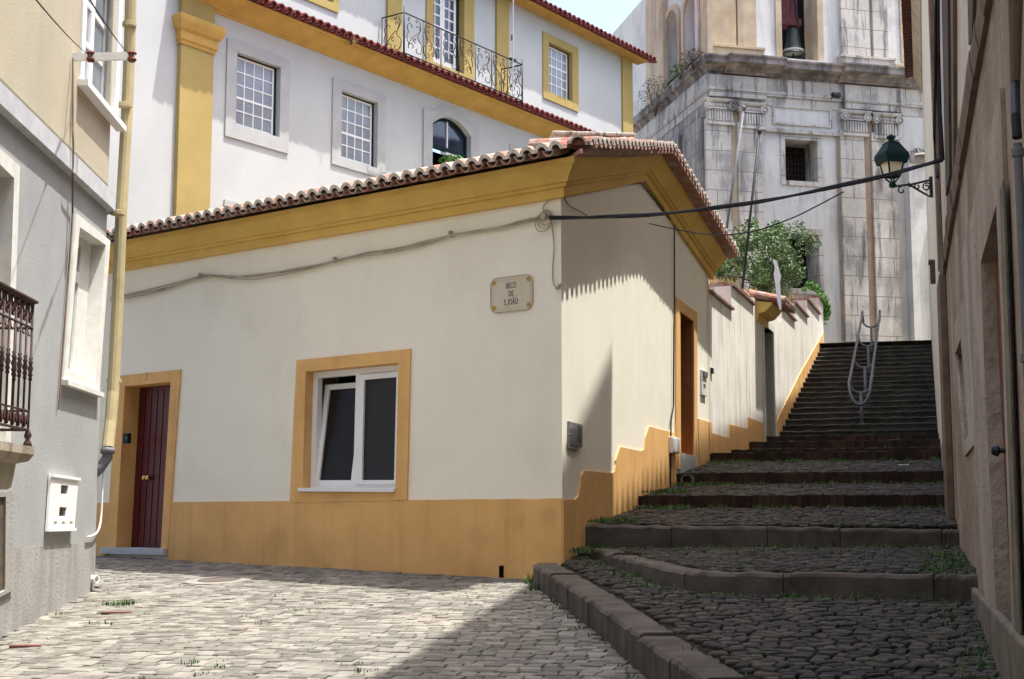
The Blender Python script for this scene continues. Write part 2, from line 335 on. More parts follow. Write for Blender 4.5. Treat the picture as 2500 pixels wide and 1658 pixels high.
def sett(mb, pts, zf, top, inset, dome=0.004, sh=.009):
    cx = sum(p[0] for p in pts) / len(pts); cy = sum(p[1] for p in pts) / len(pts); r = []
    for s, dz in ((1.0, -.04), (1.0, top - sh), (1 - inset, top)):
        r.append([(cx + (x - cx) * s, cy + (y - cy) * s, zf(cx + (x - cx) * s, cy + (y - cy) * s) + dz) for x, y in pts])
    b = len(mb.v); n = len(pts)
    for q in r: mb.v += [Vector(p) for p in q]
    mb.v.append(Vector((cx, cy, zf(cx, cy) + top + dome)))
    for k in range(2):
        for j in range(n):
            j2 = (j + 1) % n; mb.f.append((b + k * n + j, b + k * n + j2, b + (k + 1) * n + j2, b + (k + 1) * n + j)); mb.m.append(0)
    for j in range(n): mb.f.append((b + 2 * n + j, b + 2 * n + (j + 1) % n, b + 3 * n)); mb.m.append(0)
mb = MB(); ang = R(-17); ca, sa = math.cos(ang), math.sin(ang)
v = -4.0; row = 0
while v < 22:
    h = random.uniform(.088, .108); u = -12 + random.random() * .1
    while u < 8:
        l = random.uniform(.09, .15)
        wob = .05 * math.sin(u * 1.3 + v * .4) + .03 * math.sin(u * 3.1 + v)
        cx, cy = u + l / 2, v + h / 2 + wob
        X, Y = cx * ca - cy * sa, cx * sa + cy * ca
        if 4.5 < Y < 20 and X > -8 and inpoly(X, Y, SP) and abs(X) < .42 * Y + 1:
            if Y > 8 or random.random() < 1:
                gp = random.uniform(.001, .005); J = lambda: random.uniform(-.009, .009); pts = []
                for dx, dy in ((-1, -1), (1, -1), (1, 1), (-1, 1)):
                    a, b = cx + dx * (l / 2 - gp) + J(), cy + dy * (h / 2 - gp) + J()
                    pts.append((a * ca - b * sa, a * sa + b * ca))
                tl = random.uniform(-.005, .005)
                sett(mb, pts, zs, tl, .085, .0015, .005)
        u += l
    v += h
mb.build('setts', M['setts'], st, weld=False)
# ------------------------------------------------------------------ kerb between street and stair foot
kb = root('kerb', (.6, 10, zs(.6, 10)), kind='structure')
def along(P, s):
    for i in range(len(P) - 1):
        L = math.dist(P[i], P[i + 1])
        if s <= L or i == len(P) - 2:
            k = s / L; return (P[i][0] + (P[i + 1][0] - P[i][0]) * k, P[i][1] + (P[i + 1][1] - P[i][1]) * k)
        s -= L
def plen(P): return sum(math.dist(P[i], P[i + 1]) for i in range(len(P) - 1))
def kerb_run(P, zb, zt, width, parent, lens, name='kerb_stone', m='kerb'):
    """row of stone blocks along plan polyline P; the block lies to the inner side (left of travel if width>0)"""
    s = 0; T = plen(P); i = 0
    while s < T - .05:
        l = min(lens(), T - s); sub = 9; rings = []
        jz = random.uniform(-.008, .008); jo = random.uniform(-.008, .008)
        for k in range(sub + 1):
            e = s + .004 + (l - .008) * k / sub
            a = along(P, max(0, e - .03)); b = along(P, min(T, e + .03)); c = along(P, e)
            d = Vector((b[0] - a[0], b[1] - a[1], 0)).normalized(); nn = Vector((-d.y, d.x, 0))
            p = Vector((c[0], c[1], 0)) + nn * jo; q = p + nn * width; rr = random.uniform(-.010, .005)
            zt_p = zt(p.x, p.y) + jz + rr; sgn = 1 if width > 0 else -1
            rings.append([p + Vector((0, 0, zb(p.x, p.y) - .12)), p + Vector((0, 0, zt_p - .028)) + nn * rr, p + nn * .012 * sgn + Vector((0, 0, zt_p - .008)), p + nn * .035 * sgn + Vector((0, 0, zt_p)),
                          q - nn * .02 * sgn + Vector((0, 0, zt_p)), q + Vector((0, 0, zt_p - .02)), q + Vector((0, 0, zb(p.x, p.y) - .12))])
        mb = MB(); mb.loft(rings); mb.build(name, M[m], parent); s += l; i += 1
K0r = [(x, y) for x, y in K0]
kerb_run(K0r, zs, lambda x, y: z0(x, y) + .012, .24, kb, lambda: random.uniform(.62, .95))
# ------------------------------------------------------------------ stairs
E = Vector((math.cos(R(16.3)), -math.sin(R(16.3)), 0))           # along a step, towards the right
def rgt(L):                                                     # where a step from L meets the right-hand houses
    W_ = RN if L.y - .267 * 3.4 < 14.9 else RF
    k = -((L - W_.O).dot(W_.n)) / E.dot(W_.n)
    return L + E * (k + .05)
stairs = root('stairs', (2, 14, 1.3), kind='structure')
def vor(poly, zf, s, name, top=.012, jit=.47, m='cobble', cut=None):
    """irregular cobbles: Voronoi cells of a jittered grid clipped from their neighbours"""
    xs = [p[0] for p in poly]; ys = [p[1] for p in poly]; mb = MB(); pts = {}
    x0, y0 = min(xs), min(ys); nx, ny = int((max(xs) - x0) / s) + 1, int((max(ys) - y0) / (s * .8)) + 1
    for i in range(-1, nx + 2):
        for j in range(-1, ny + 2):
            pts[i, j] = (x0 + (i + .5 * (j % 2) + random.uniform(-jit, jit)) * s, y0 + (j + random.uniform(-jit, jit)) * s * .8)
    for (i, j), (px, py) in pts.items():
        if not inpoly(px, py, poly) or (cut and cut(px, py)): continue
        cell = [(px - s, py - s), (px + s, py - s), (px + s, py + s), (px - s, py + s)]
        for a in range(-2, 3):
            for b in range(-2, 3):
                q = pts.get((i + a, j + b))
                if q is None or (a == 0 and b == 0): continue
                dx, dy = q[0] - px, q[1] - py; c = (dx * dx + dy * dy) / 2; out = []
                for k in range(len(cell)):
                    A, B = cell[k - 1], cell[k]
                    da = (A[0] - px) * dx + (A[1] - py) * dy - c; db = (B[0] - px) * dx + (B[1] - py) * dy - c
                    if da * db < 0: t = da / (da - db); out.append((A[0] + (B[0] - A[0]) * t, A[1] + (B[1] - A[1]) * t))
                    if db <= 0: out.append(B)
                cell = out
                if len(cell) < 3: break
            if len(cell) < 3: break
        if len(cell) < 3: continue
        k = random.uniform(.78, .93)
        cell = [(px + (x - px) * k, py + (y - py) * k) for x, y in cell]
        sett(mb, cell, zf, top + random.uniform(-.008, .007), .17, .003)
    return mb.build(name, M[m], stairs, weld=False)
# plan of the two kerbs
K1 = bez([(.55, 13.95), (.80, 13.62), (1.02, 12.3), (1.22, 11.35), (1.42, 10.88), (1.8, 10.62), (2.5, 10.34), (3.30, 10.02)], 5)
L2 = F2.px(1425, 1280); R2 = rgt(Vector((L2.x, L2.y, 0)))
K2 = [xy(L2), xy(L2 + (R2 - L2) * .3), xy(L2 + (R2 - L2) * .65), xy(R2)]
zK2 = lambda x, y: EYE - .09 - .012 * (x - .7)
P0 = [(a + .20, b + .03) for a, b in K0[1:8]][::-1] + [(.45, 13.35), (.62, 13.75)] + K1[3:] + [xy(RN.P(10, 0)), xy(RN.P(7, 0)), xy(RN.P(4, 0))]
P1 = K1 + [xy(RN.P(12, 0)), xy(R2)] + [xy(L2)]
class Flat:                                    # horizontal sheet helper: lets prism() cut plan polygons
    def __init__(s, zf): s.zf = zf
    def P(s, x, y, o=0): return Vector((x, y, s.zf(x, y) + o))
def dist_to(P, x, y):
    best = 9
    for (ax_, ay_), (bx_, by_) in zip(P, P[1:]):
        dx, dy = bx_ - ax_, by_ - ay_; k = max(0, min(1, ((x - ax_) * dx + (y - ay_) * dy) / (dx * dx + dy * dy + 1e-9))); best = min(best, math.hypot(x - ax_ - dx * k, y - ay_ - dy * k))
    return best
mb = MB(); tiny = lambda P: [(sum(p[0] for p in P) / len(P) + .001 * i, sum(p[1] for p in P) / len(P) + (.001 if i == 1 else 0)) for i in range(3)]
mb.prism(Flat(z0), P0, -.10, -.012, holes=[[(1.6, 9.0), (1.601, 9.0), (1.6, 9.001)]]); P1s = [(x + .07, y + .11) for x, y in K1] + P1[len(K1):]
mb.prism(Flat(z1), P1s, -.10, -.012, holes=[[(2.5, 12.0), (2.501, 12.0), (2.5, 12.001)]])
mb.build('landing', M['cobdirt'], stairs)
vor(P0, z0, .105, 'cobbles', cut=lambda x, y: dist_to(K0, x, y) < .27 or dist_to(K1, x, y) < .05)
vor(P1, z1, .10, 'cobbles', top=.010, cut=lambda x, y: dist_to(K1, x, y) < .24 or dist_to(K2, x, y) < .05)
kerb_run(K1, z0, lambda x, y: max(z1(x, y), z0(x, y) + .03) + .012, .2, stairs, lambda: random.uniform(.75, 1.3), 'kerb_stone')
kerb_run(K2, z1, zK2, .28, stairs, lambda: random.uniform(.6, 1.1), 'kerb_stone')
# brick risers and the sloping landings between them: (photo point of the riser's upper left corner, wall, riser height)
RS = [((1555, 1210.6), F2, .137), ((1651.6, 1155.5), F2, .147), ((1729, 1106.5), F2, .13), ((1782, 1098), G, .13), ((1826, 1079), G, .15), ((1868, 1065.5), G, .14)]
front = []
for (x, y), W_, h in RS:
    t, z = W_.hit(x, y); front.append((W_.P(t, 0, -.02), z, h))
T9 = G.hit(1901, 1052); TT = G.hit(2003, 841)
NS = 18
up = [(G.P(T9[0] + (TT[0] - T9[0]) * i / NS, 0, -.02), T9[1] + (TT[1] - T9[1]) * i / NS) for i in range(NS + 1)]
prevL, prevR, prevz = L2 + (R2 - L2).normalized().cross(Vector((0, 0, -1))) * .25, None, EYE - .09
edges = [(Vector((L2.x, L2.y, 0)), EYE - .09, .15)] + front + [(up[0][0], up[0][1], .14)]
for i in range(len(edges) - 1):
    L, z, h = edges[i]; N, zn, hn = edges[i + 1]
    L = Vector((L.x, L.y, 0)); N = Vector((N.x, N.y, 0))
    Rr, Nr = rgt(L), rgt(N)
    back = (N - L).normalized() * (.25 if i == 0 else .12)
    A, B, Cc, D = L + back, Rr + back, Nr, N
    za = z - .004; zb = min(zn - hn, zn - .02)
    if zb < za: zb = za + .01
    dv = (N - L); dv.z = 0; ax = E.cross(Vector((0, 0, 1))) * -1
    ln = (D - A).dot(ax)
    zf = (lambda x, y, A=A, ax=ax, ln=ln, za=za, zb=zb: za + (zb - za) * max(-.05, min(1.05, (Vector((x, y, 0)) - A).dot(ax) / ln)))
    mb = MB(); mb.face([(p.x, p.y, zf(p.x, p.y) - .012) for p in (A, B, Cc, D)]); mb.build('landing', M['cobdirt'], stairs)
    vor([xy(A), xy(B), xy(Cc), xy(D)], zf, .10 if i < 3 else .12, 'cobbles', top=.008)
    if i > 0:
        mb = MB(); k = 0; Lw = (Rr - L).length
        while k < Lw - .02:
            bw = random.uniform(.066, .078); c = L + E * (k + bw / 2) - ax * random.uniform(-.006, .006) + ax * .06
            hh = h + .12
            mb.box((c.x, c.y, z - hh / 2 + random.uniform(-.006, .004)), bw - .008, .13, hh, -R(16.3))
            k += bw
        o = mb.build('brick_riser', M['brick'], stairs, weld=False)
        mb = MB(); c = (L + Rr) / 2 + ax * .07; mb.box((c.x, c.y, z - .14), Lw, .11, .25, -R(16.3)); mb.build('mortar', M['cobdirt'], o)
for i in range(NS + 1):
    L, z = up[i]; Rr = rgt(L); ax = E.cross(Vector((0, 0, 1))) * -1
    dp = .52 if i < NS else 2.5
    Lw = (Rr - L).length; k = 0
    mb = MB()
    while k < Lw - .05:
        l = min(random.uniform(.8, 1.6), Lw - k); a = L + E * k; rings = []; jz = random.uniform(-.006, .006)
        for q in range(10):
            p = a + E * (.003 + (l - .006) * q / 9); rr = random.uniform(-.016, .005)
            rings.append([p + Vector((0, 0, z - .35)), p + Vector((0, 0, z - .05)), p - ax * .018 + Vector((0, 0, z - .042)), p - ax * (.022 + rr) + Vector((0, 0, z - .018 + jz)), p + ax * .01 + Vector((0, 0, z + jz + rr)), p + ax * dp + Vector((0, 0, z + jz)), p + ax * dp + Vector((0, 0, z - .35))])
        mb.loft(rings); k += l
    mb.build('step', M['step'], stairs)
ZTOP = up[-1][1]
# church forecourt and the garden behind the wall
mb = MB(); a = G.P(TT[0] + .4, 0); mb.face([(a.x - 3, a.y - .1, ZTOP - .02), (30, a.y - 6.5, ZTOP - .02), (40, 80, ZTOP - .02), (-10, 80, ZTOP - .02), (-2, a.y + 6, ZTOP - .02)])
tag(mb.build('forecourt', M['concrete']), kind='structure')
mb = MB(); q = [G.P(.5, 0, -.33), G.P(TT[0] + 2, 0, -.33), G.P(TT[0] + 2, 0, -9), G.P(.5, 0, -9)]
mb.loft([[p + Vector((0, 0, 1)) for p in q], [p + Vector((0, 0, 4.3 + (1.2 if i in (1, 2) else 0))) for i, p in enumerate(q)]])
tag(mb.build('garden_terrain', M['terrain']), kind='structure')

# ================================================================== corner house
hs = root('corner_house', (F1.P(0, 1)), 'low cream corner house with ochre plinth, ochre cornice and clay tile roof', 'house')
ZC = F1.hit(1373, 484)[1]                                   # underside of the cornice
tA, zA = F2.hit(1567, 443); tR, zR = 7.0, F2.hit(1728, 675)[1]
d_out = [(443.5, 902.5), (289, 918.5), (262, 1345), (412, 1345)]      # TR TL BL BR in the photo
d_op = [(420, 932), (307.7, 943), (285, 1340), (396, 1340)]
w_out = [(727, 879.7), (1004.8, 852), (996, 1221), (710, 1227)]
w_op = [(748.8, 907), (976.4, 885.4), (968.8, 1203), (741, 1201)]
DO, DP = F1.quad(d_out), F1.quad(d_op); WO, WP = F1.quad(w_out), F1.quad(w_op)
for q in (DO, DP):
    for i in (2, 3): q[i] = (q[i][0], q[i][1] - .0)
mb = MB(); T1 = 8.2
mb.prism(F1, [(0, -.3), (T1, -.3), (T1, ZC + .38), (0, ZC + .38)], -.004, 0, holes=[DP, WP])
SD = F2.rect(1657, 772, 1691, 1110)                          # side door opening
SDo = F2.rect(1647, 744, 1698.4, 1110)
sd_op = F2.quad([(1657, 760), (1691, 784.5), (1691.4, 1114), (1658.5, 1105)]); sd_out = F2.quad([(1647, 725.3), (1698.4, 764), (1698.4, 1150), (1647, 1145)])
mb.prism(F2, [(0.002, -.3), (7.0, -.3), (7.0, zR + .36), (tA, zA + .36), (0.0, ZC + .36)], -.004, 0, holes=[sd_op])
b1 = F1.P(T1, 0); e = F2.P(7.0, 0)
mb.loft([[F1.P(T1, -.3), F1.P(T1, -.3, -6.6), F1.P(T1, ZC + .3, -6.6), F1.P(T1, ZC + .3)], [F1.P(T1 - .4, -.3), F1.P(T1 - .4, -.3, -6.6), F1.P(T1 - .4, ZC + .3, -6.6), F1.P(T1 - .4, ZC + .3)]])
mb.loft([[F2.P(7, 1, 0), F2.P(7, 1, -7), F2.P(7, zR + .3, -7), F2.P(7, zR + .3, 0)], [F2.P(6.7, 1, 0), F2.P(6.7, 1, -7), F2.P(6.7, zR + .3, -7), F2.P(6.7, zR + .3, 0)]])
mb.build('wall', M['house'], hs)
ZP = F1.hit(1000, 1221)[1]
mb = MB()
def et(a, b, z): k = (z - a[1]) / (b[1] - a[1]); return a[0] + (b[0] - a[0]) * k
def wob(t0, t1, z, n=26, a=.005): return [(t0 + (t1 - t0) * k / n, z + random.uniform(-a, a)) for k in range(n + 1)]
mb.prism(F1, [(0, -.3), (et(DO[0], DO[3], -.3), -.3), (et(DO[0], DO[3], ZP), ZP)] + wob(WO[3][0] + .01, 0, ZP)[::1], 0.001, .014)
mb.prism(F1, [(DO[2][0], -.3), (T1, -.3), (T1, ZP), (DO[2][0] - (DO[2][0] - DO[1][0]) * .3, ZP)], 0.001, .014)
wave = [(1372.6, 1220), (1401.3, 1219.3), (1409.4, 1210), (1414, 1181), (1416, 1160), (1423, 1148.6), (1490.9, 1155.5), (1497.8, 1151), (1500.5, 1132), (1500, 1124), (1510.4, 1091), (1562, 1101.5), (1571, 1096), (1573.5, 1066), (1581.6, 1041), (1632, 1054.4)]
tw = F2.quad(wave)
mb.prism(F2, tw + [(sd_out[3][0], tw[-1][1]), (sd_out[3][0], -.3), (-.014, -.3), (-.014, tw[0][1])], 0.001, .016)
tw2 = F2.quad([(1698.4, 1021), (1728, 1030.5)])
mb.prism(F2, [(sd_out[1][0], tw2[0][1]), (7.0, tw2[1][1]), (7.0, -.3), (sd_out[1][0], -.3)], 0.001, .016)
mb.build('plinth', M['plinth'], hs)
# cornice swept round the corner and up the gable
n1, n2 = F1.n, F2.n
det = n1.x * n2.y - n1.y * n2.x
mC = Vector(((n2.y - n1.y) / det, (n1.x - n2.x) / det, 0))
nodes = [(F1.P(T1, ZC), n1), (F1.P(0, ZC), mC), (F2.P(tA, zA), n2), (F2.P(7.15, zR - .02), n2)]
prof = [(-.02, 0), (.05, .0), (.055, .11), (.085, .115), (.09, .15), (.12, .16), (.125, .19), (.16, .25), (.21, .31), (.235, .325), (.24, .395), (-.02, .395)]
prof = [(o, z * .82) for o, z in prof]
mb = MB(); mb.loft([[p + m_ * o + Vector((0, 0, z)) for o, z in prof] for p, m_ in nodes]); mb.build('cornice', M['ochre'], hs)
# roof tiles
def tiles(mb, p0, p1, slope, sp, r, lenf=None, th=.026, seg=7, up=Vector((0, 0, 1)), jit=.012, mi=(0, 1), chan=True, plug=False, cr=.80):
    """barrel tiles from eave line p0-p1 running up vector 'slope' (length = run)"""
    e = (p1 - p0); Ln = e.length; e.normalize(); n = max(1, round(Ln / sp)); sp = Ln / n
    s = slope.normalized(); nn = e.cross(s); nn = nn if nn.z > 0 else -nn; nn.normalize(); full = slope.length
    for i in range(n):
        t = (i + .5) * sp; l = full if lenf is None else min(full, lenf(t))
        if l < .06: continue
        b = p0 + e * t - s * random.uniform(0, jit) + nn * random.uniform(-.004, .004)
        def arc(rad, c, a0, a1, at): return [b + s * at + nn * c + e * (rad * math.cos(a0 + (a1 - a0) * k / seg)) + nn * (rad * math.sin(a0 + (a1 - a0) * k / seg)) for k in range(seg + 1)]
        o0, o1, i0, i1 = arc(r, 0, 0, math.pi, 0), arc(r * .97, 0, 0, math.pi, l), arc(r - th, 0, 0, math.pi, 0), arc(r - th, 0, 0, math.pi, l)
        for k in range(seg):
            mb.face([o0[k], o0[k + 1], o1[k + 1], o1[k]], mi[0]); mb.face([i0[k], i1[k], i1[k + 1], i0[k + 1]], mi[0]); mb.face([o0[k], i0[k], i0[k + 1], o0[k + 1]], mi[1])
        if plug:
            pc = arc(r - th * .5, 0, 0, math.pi, .008); mb.face(pc, mi[1])
        if chan:
            b = b + e * (sp / 2) - s * .01
            c0, c1 = arc(r * cr, .012, math.pi, 2 * math.pi, 0), arc(r * cr, .012, math.pi, 2 * math.pi, l)
            d0, d1 = arc(r * cr - .015, .012, math.pi, 2 * math.pi, 0), arc(r * cr - .015, .012, math.pi, 2 * math.pi, l)
            for k in range(seg):
                mb.face([c0[k], c0[k + 1], c1[k + 1], c1[k]], mi[0]); mb.face([d0[k], d1[k], d1[k + 1], d0[k + 1]], mi[0]); mb.face([c0[k], d0[k], d0[k + 1], c0[k + 1]], mi[0])
ZE = ZC + .365; pit = (zA - ZC) / (tA * .95)
TIP = .40
s1 = (-n1 + Vector((0, 0, pit))); s1 = s1 * (tA * .95 + TIP)
mb = MB()
c0 = F1.P((mC * TIP).dot(F1.d) + .06, ZE, TIP)
tiles(mb, c0, F1.P(T1, ZE, TIP), s1, .172, .084, lenf=lambda t: 0 if t < .12 else max(.28, (t - .42) / .328), th=.036)
cornerT = F1.P(0, ZE) + mC * TIP; apexT = F2.P(tA, zA + .365, TIP); rightT = F2.P(7.25, zR + .345, TIP)
inn = -n2 * .62 + Vector((0, 0, .03))
bed = [(TIP - .004, -.058), (TIP - .002, -.015), (.05, .0), (.05, -.04)]  # slab added under the verge tiles to shorten their shadow teeth
mb.loft([[p + m_ * o + Vector((0, 0, z)) for o, z in bed] for p, m_ in ((F1.P(0, ZE), mC * .85), (F2.P(tA, zA + .365), n2), (F2.P(7.25, zR + .345), n2))], mi=0)
tiles(mb, cornerT + (apexT - cornerT).normalized() * .22, apexT, inn, .165, .084, plug=True, cr=.55, jit=.010)
tiles(mb, apexT, rightT, inn, .165, .084, plug=True, cr=.55, jit=.010)
ridge0 = F2.P(tA, zA + .40); ridge1 = ridge0 + F1.d * 7.4
far0 = F2.P(7.25, zR + .28, .2)
mb.face([F1.P(.02, ZE - .03, TIP - .03), F1.P(T1, ZE - .03, TIP - .03), ridge1 - Vector((0, 0, .1)), ridge0 - Vector((0, 0, .1))])
mb.face([ridge0 - Vector((0, 0, .1)), ridge1 - Vector((0, 0, .1)), far0 + F1.d * 7.4, far0])
s2 = (ridge0 - far0); nr = -F1.n; s2 = F1.n * abs((ridge0 - far0).dot(F1.n)) + Vector((0, 0, ridge0.z - far0.z))
tiles(mb, far0 - n2 * .45 - Vector((0, 0, .10)), far0 + F1.d * 7.4 - Vector((0, 0, .10)), s2 * .93, .18, .084)
mb.tube([ridge0 + F1.d * 1.6 - Vector((0, 0, .06)), ridge1 - Vector((0, 0, .06))], .10, 10)
# the big corner tile
q = cornerT - mC.normalized() * .16 + Vector((0, 0, .04)); dd = (mC.normalized() * -1 + Vector((0, 0, .15))).normalized()
rings = []
for k, rr in ((0, .088), (.20, .08)):
    e = dd.cross(Vector((0, 0, 1))).normalized(); nn = e.cross(dd)
    rings.append([q + dd * k + e * (rr * math.cos(math.pi * j / 8)) + nn * (rr * math.sin(math.pi * j / 8)) for j in range(9)])
mb.loft(rings, closed=False, caps=False, mi=0)
for k in range(8): mb.face([rings[0][k], rings[0][k + 1], q + (rings[0][k + 1] - q) * .78, q + (rings[0][k] - q) * .78], 1)
mb.build('roof', [M['tile'], M['mortar']], hs, weld=False)
# stained parapet on the ridge
PW = Wall(*xy(Vector((ray(1352, 340).x * 18.3, ray(1352, 340).y * 18.3, 0))), 84, 1)
zp1 = PW.hit(1352, 325)[1]; t2 = PW.hit(1560, 345)[0]
mb = MB(); mb.prism(PW, [(0, zA + .1), (t2 + .1, zA + .1), (t2, zp1 - .16), (t2 - .06, zp1 - .03), (t2 * .5, zp1 - .03), (0, zp1)], -.9, 0)
mb.wbox(PW, -.02, t2 * .96, zp1 - .02, zp1 + .03, -.92, .025)
mb.build('parapet', M['parapet'], hs, bevel=.015)
# front door
def frame(W, outer, hole, o0, o1, m, parent, name='door_frame', lining=None, bevel=0):
    m = [m, lining or m]
    mb = MB(); mb.prism(W, outer, .001, o1, holes=[hole])
    n = len(hole)
    for j in range(n):
        a, b = hole[j], hole[(j + 1) % n]
        mb.face([W.P(*a, .001), W.P(*b, .001), W.P(*b, o0), W.P(*a, o0)], 1)
    return mb.build(name, m, parent, bevel=bevel)
def shrink(q, d):                              # slightly smaller copy of a quad so linings sit inside the opening
    cx = sum(p[0] for p in q) / len(q); cz = sum(p[1] for p in q) / len(q)
    return [(p[0] + (d if p[0] < cx else -d), p[1] + (d if p[1] < cz else -d)) for p in q]
dl = shrink(DP, .003)
o = frame(F1, DO, dl, -.3, .02, M['plinth'], hs)
mb = MB(); q = dl
mb.prism(F1, q, -.25, -.21); nb = 7
for i in range(nb):                            # vertical boards
    mb.prism(F1, sq(q, .03 + .94 * i / nb + .012, .03, .03 + .94 * (i + 1) / nb - .012, .985), -.21, -.197)
door = mb.build('door', M['reddoor'], hs)
mb = MB(); c = F1.px(322, 1166, -.18)
for dx in (0, .07): mb.lathe(F1.P(F1.hit(333, 1166)[0] + .05 - dx, F1.hit(333, 1166)[1], -.197), [(.012, 0), (.012, .03), (.03, .035), (.034, .055), (.02, .07)], 12, F1.n)
mb.build('handle', M['brass'], door, smooth=True)
mb = MB(); sl_ = F1.rect(255, 1339, 410, 1347); mb.wbox(F1, sl_[0], sl_[1], sl_[2] - .03, sl_[3] + .005, -.25, .07); mb.build('threshold', M['bandgrey'], hs)
# tilt window
wl = shrink(WP, .003)
win = frame(F1, WO, wl, -.16, .02, M['plinth'], hs, 'window')
mb = MB(); ho = shrink(wl, .001)
mb.prism(F1, ho, -.17, -.095, holes=[sq(ho, .055, .05, .475, .935), sq(ho, .525, .05, .955, .935)])
mb.build('frame', M['whitepaint'], win, bevel=.004)
def F1s(u, v, o, lean=0): t, z = lq(ho, u, v); return F1.P(t, z, o - lean * (.93 - v))
def sbar(mb, u0, v0, u1, v1, o0, o1, lean):
    mb.loft([[F1s(u, v, o, lean) for u, v in ((u0, v0), (u1, v0), (u1, v1), (u0, v1))] for o in (o0, o1)])
mb = MB(); a = (.035, .10, .50, .945); lean = .165
sbar(mb, a[0], a[1], a[2], a[1] + .045, -.15, -.10, lean); sbar(mb, a[0], a[3] - .04, a[2], a[3], -.15, -.10, lean)
sbar(mb, a[0], a[1] + .046, a[0] + .055, a[3] - .041, -.15, -.10, lean); sbar(mb, a[2] - .055, a[1] + .046, a[2], a[3] - .041, -.15, -.10, lean)
sa_ = mb.build('sash', M['whitepaint'], win)
mb = MB(); sbar(mb, a[0] + .05, a[1] + .04, a[2] - .05, a[3] - .035, -.13, -.122, lean); mb.build('pane', M['glassdark'], sa_)
mb = MB(); b = (.52, .055, .965, .94)
mb.prism(F1, sq(ho, *b), -.12, -.075, holes=[sq(ho, b[0] + .06, b[1] + .045, b[2] - .045, b[3] - .035)])
mb.lathe(F1.P(*lq(ho, .955, .66), -.075), [(.008, 0), (.008, .03), (.014, .032), (.014, .04)], 8, F1.n)
sb_ = mb.build('sash', M['whitepaint'], win, bevel=.003)
mb = MB(); mb.prism(F1, sq(ho, b[0] + .055, b[1] + .04, b[2] - .04, b[3] - .03), -.105, -.10); mb.build('pane', M['screen'], sb_)
mb = MB(); mb.prism(F1, sq(ho, -.03, .97, 1.0, 1.0), -.14, .055); mb.build('sill', M['whitepaint'], win, bevel=.004)
mb = MB(); mb.prism(F1, ho, -.55, -.50); mb.build('interior', M['dark'], win)
# side door
sl2 = shrink(sd_op, .003)
frame(F2, sd_out, sl2, -.42, .022, M['plinth'], hs, lining=M['browndoor_reveal'])  # reveal lined darker than the frame: its shade is put into the brown
mb = MB(); mb.prism(F2, sl2, -.42, -.38); mb.build('door', M['browndoor_reveal'], hs)
th = F2.quad([(1657, 1104), (1693, 1115), (1693, 1165), (1657, 1160)]); mb = MB(); mb.prism(F2, th, -.3, .03); mb.build('threshold', M['surround'], hs)
# small slot at the foot of the front wall
sl3 = F1.rect(1221, 1381, 1232, 1410); mb = MB(); mb.wbox(F1, *sl3, .0145, .017); mb.build('vent', M['dark'], hs)
# number over the door
def text(body, W, t, z, o, size, m, parent, name='lettering', sx=1, flip=True, ext=.001):
    cu = bpy.data.curves.new(name, 'FONT'); cu.body = body; cu.size = size; cu.align_x = 'CENTER'; cu.align_y = 'CENTER'; cu.extrude = ext
    tmp = bpy.data.objects.new(name, cu); COL.objects.link(tmp)
    bpy.context.view_layer.update()
    me = bpy.data.meshes.new_from_object(tmp.evaluated_get(bpy.context.evaluated_depsgraph_get()))
    bpy.data.objects.remove(tmp); bpy.data.curves.remove(cu)
    xa = -W.d if flip else W.d; p = W.P(t, z, o)
    for v_ in me.vertices:
        x, y, zz = v_.co; v_.co = p + xa * x * sx + Vector((0, 0, y)) + W.n * (zz + .001)
    me.materials.clear(); me.materials.append(m)
    ob = bpy.data.objects.new(name, me); COL.objects.link(ob); ob.parent = parent
    ob.matrix_parent_inverse = Matrix.Translation(-parent.location); return ob
t, z = F1.hit(361, 922); text('7', F1, t, z, .0205, .15, M['rstrip'], hs, 'house_number')
# ================================================================== garden wall beside the steps
gp_ = [(1728, 709, 1786.7, 762), (1784.6, 699, 1841, 748), None, (1908, 754, 1940, 785), (1939, 739, 1971, 778), (1970, 734, 2000, 768), (1999, 728, 2009, 738)]
gw = root('garden_wall', G.P(0, 2.2), 'tall streaky white garden wall stepping up beside the staircase', 'wall')
gt = lambda x, y=900: G.hit(x, y)[0]
def segz(q): return (G.hit(q[0], q[1])[1] + G.hit(q[2], q[3])[1]) / 2
tg0, tg1 = gt(1841, 850), gt(1910, 850)
ops = [G.hit(1864, 795), G.hit(1888, 812), G.hit(1889, 1050), G.hit(1866, 1042)]
zo = (ops[0][1] + ops[1][1]) / 2; to0, to1 = (ops[0][0] + ops[3][0]) / 2, (ops[1][0] + ops[2][0]) / 2
segs = []
for i, q in enumerate(gp_):
    if q is None: segs.append((tg0, tg1, segz(gp_[1]) + .15)); continue
    segs.append((gt(q[0], q[1]), tg0 if i == 1 else (gt(gp_[i + 1][0], gp_[i + 1][1]) if i + 1 < len(gp_) and gp_[i + 1] else gt(q[2], q[3])), segz(q)))
segs[3] = (tg1, segs[4][0], segs[3][2]); segs[0] = (0.0, segs[1][0], segs[0][2])
mb = MB()
for i, (a, b, z) in enumerate(segs):
    if i == 2:
        mb.prism(G, [(a, -.2), (a, z), (b, z), (b, -.2)], -.33, 0, holes=[[(to0, -.1), (to0, zo), (to1, zo), (to1, -.1)]])
    else: mb.wbox(G, a, b, -.2, z, -.33, 0)
mb.build('wall', M['gwall'], gw)
for i, (a, b, z) in enumerate(segs):
    if i == 2: continue
    mb = MB(); k = a
    while k < b - .05:
        l = min(.33, b - k); mb.loft([[G.P(t, z + .003, .05), G.P(t, z + .035, .055), G.P(t, z + .075, -.16), G.P(t, z + .035, -.38), G.P(t, z + .003, -.37)] for t in (k + .003, k + l - .003)]); k += l
    mb.build('coping', M['tile'], gw)
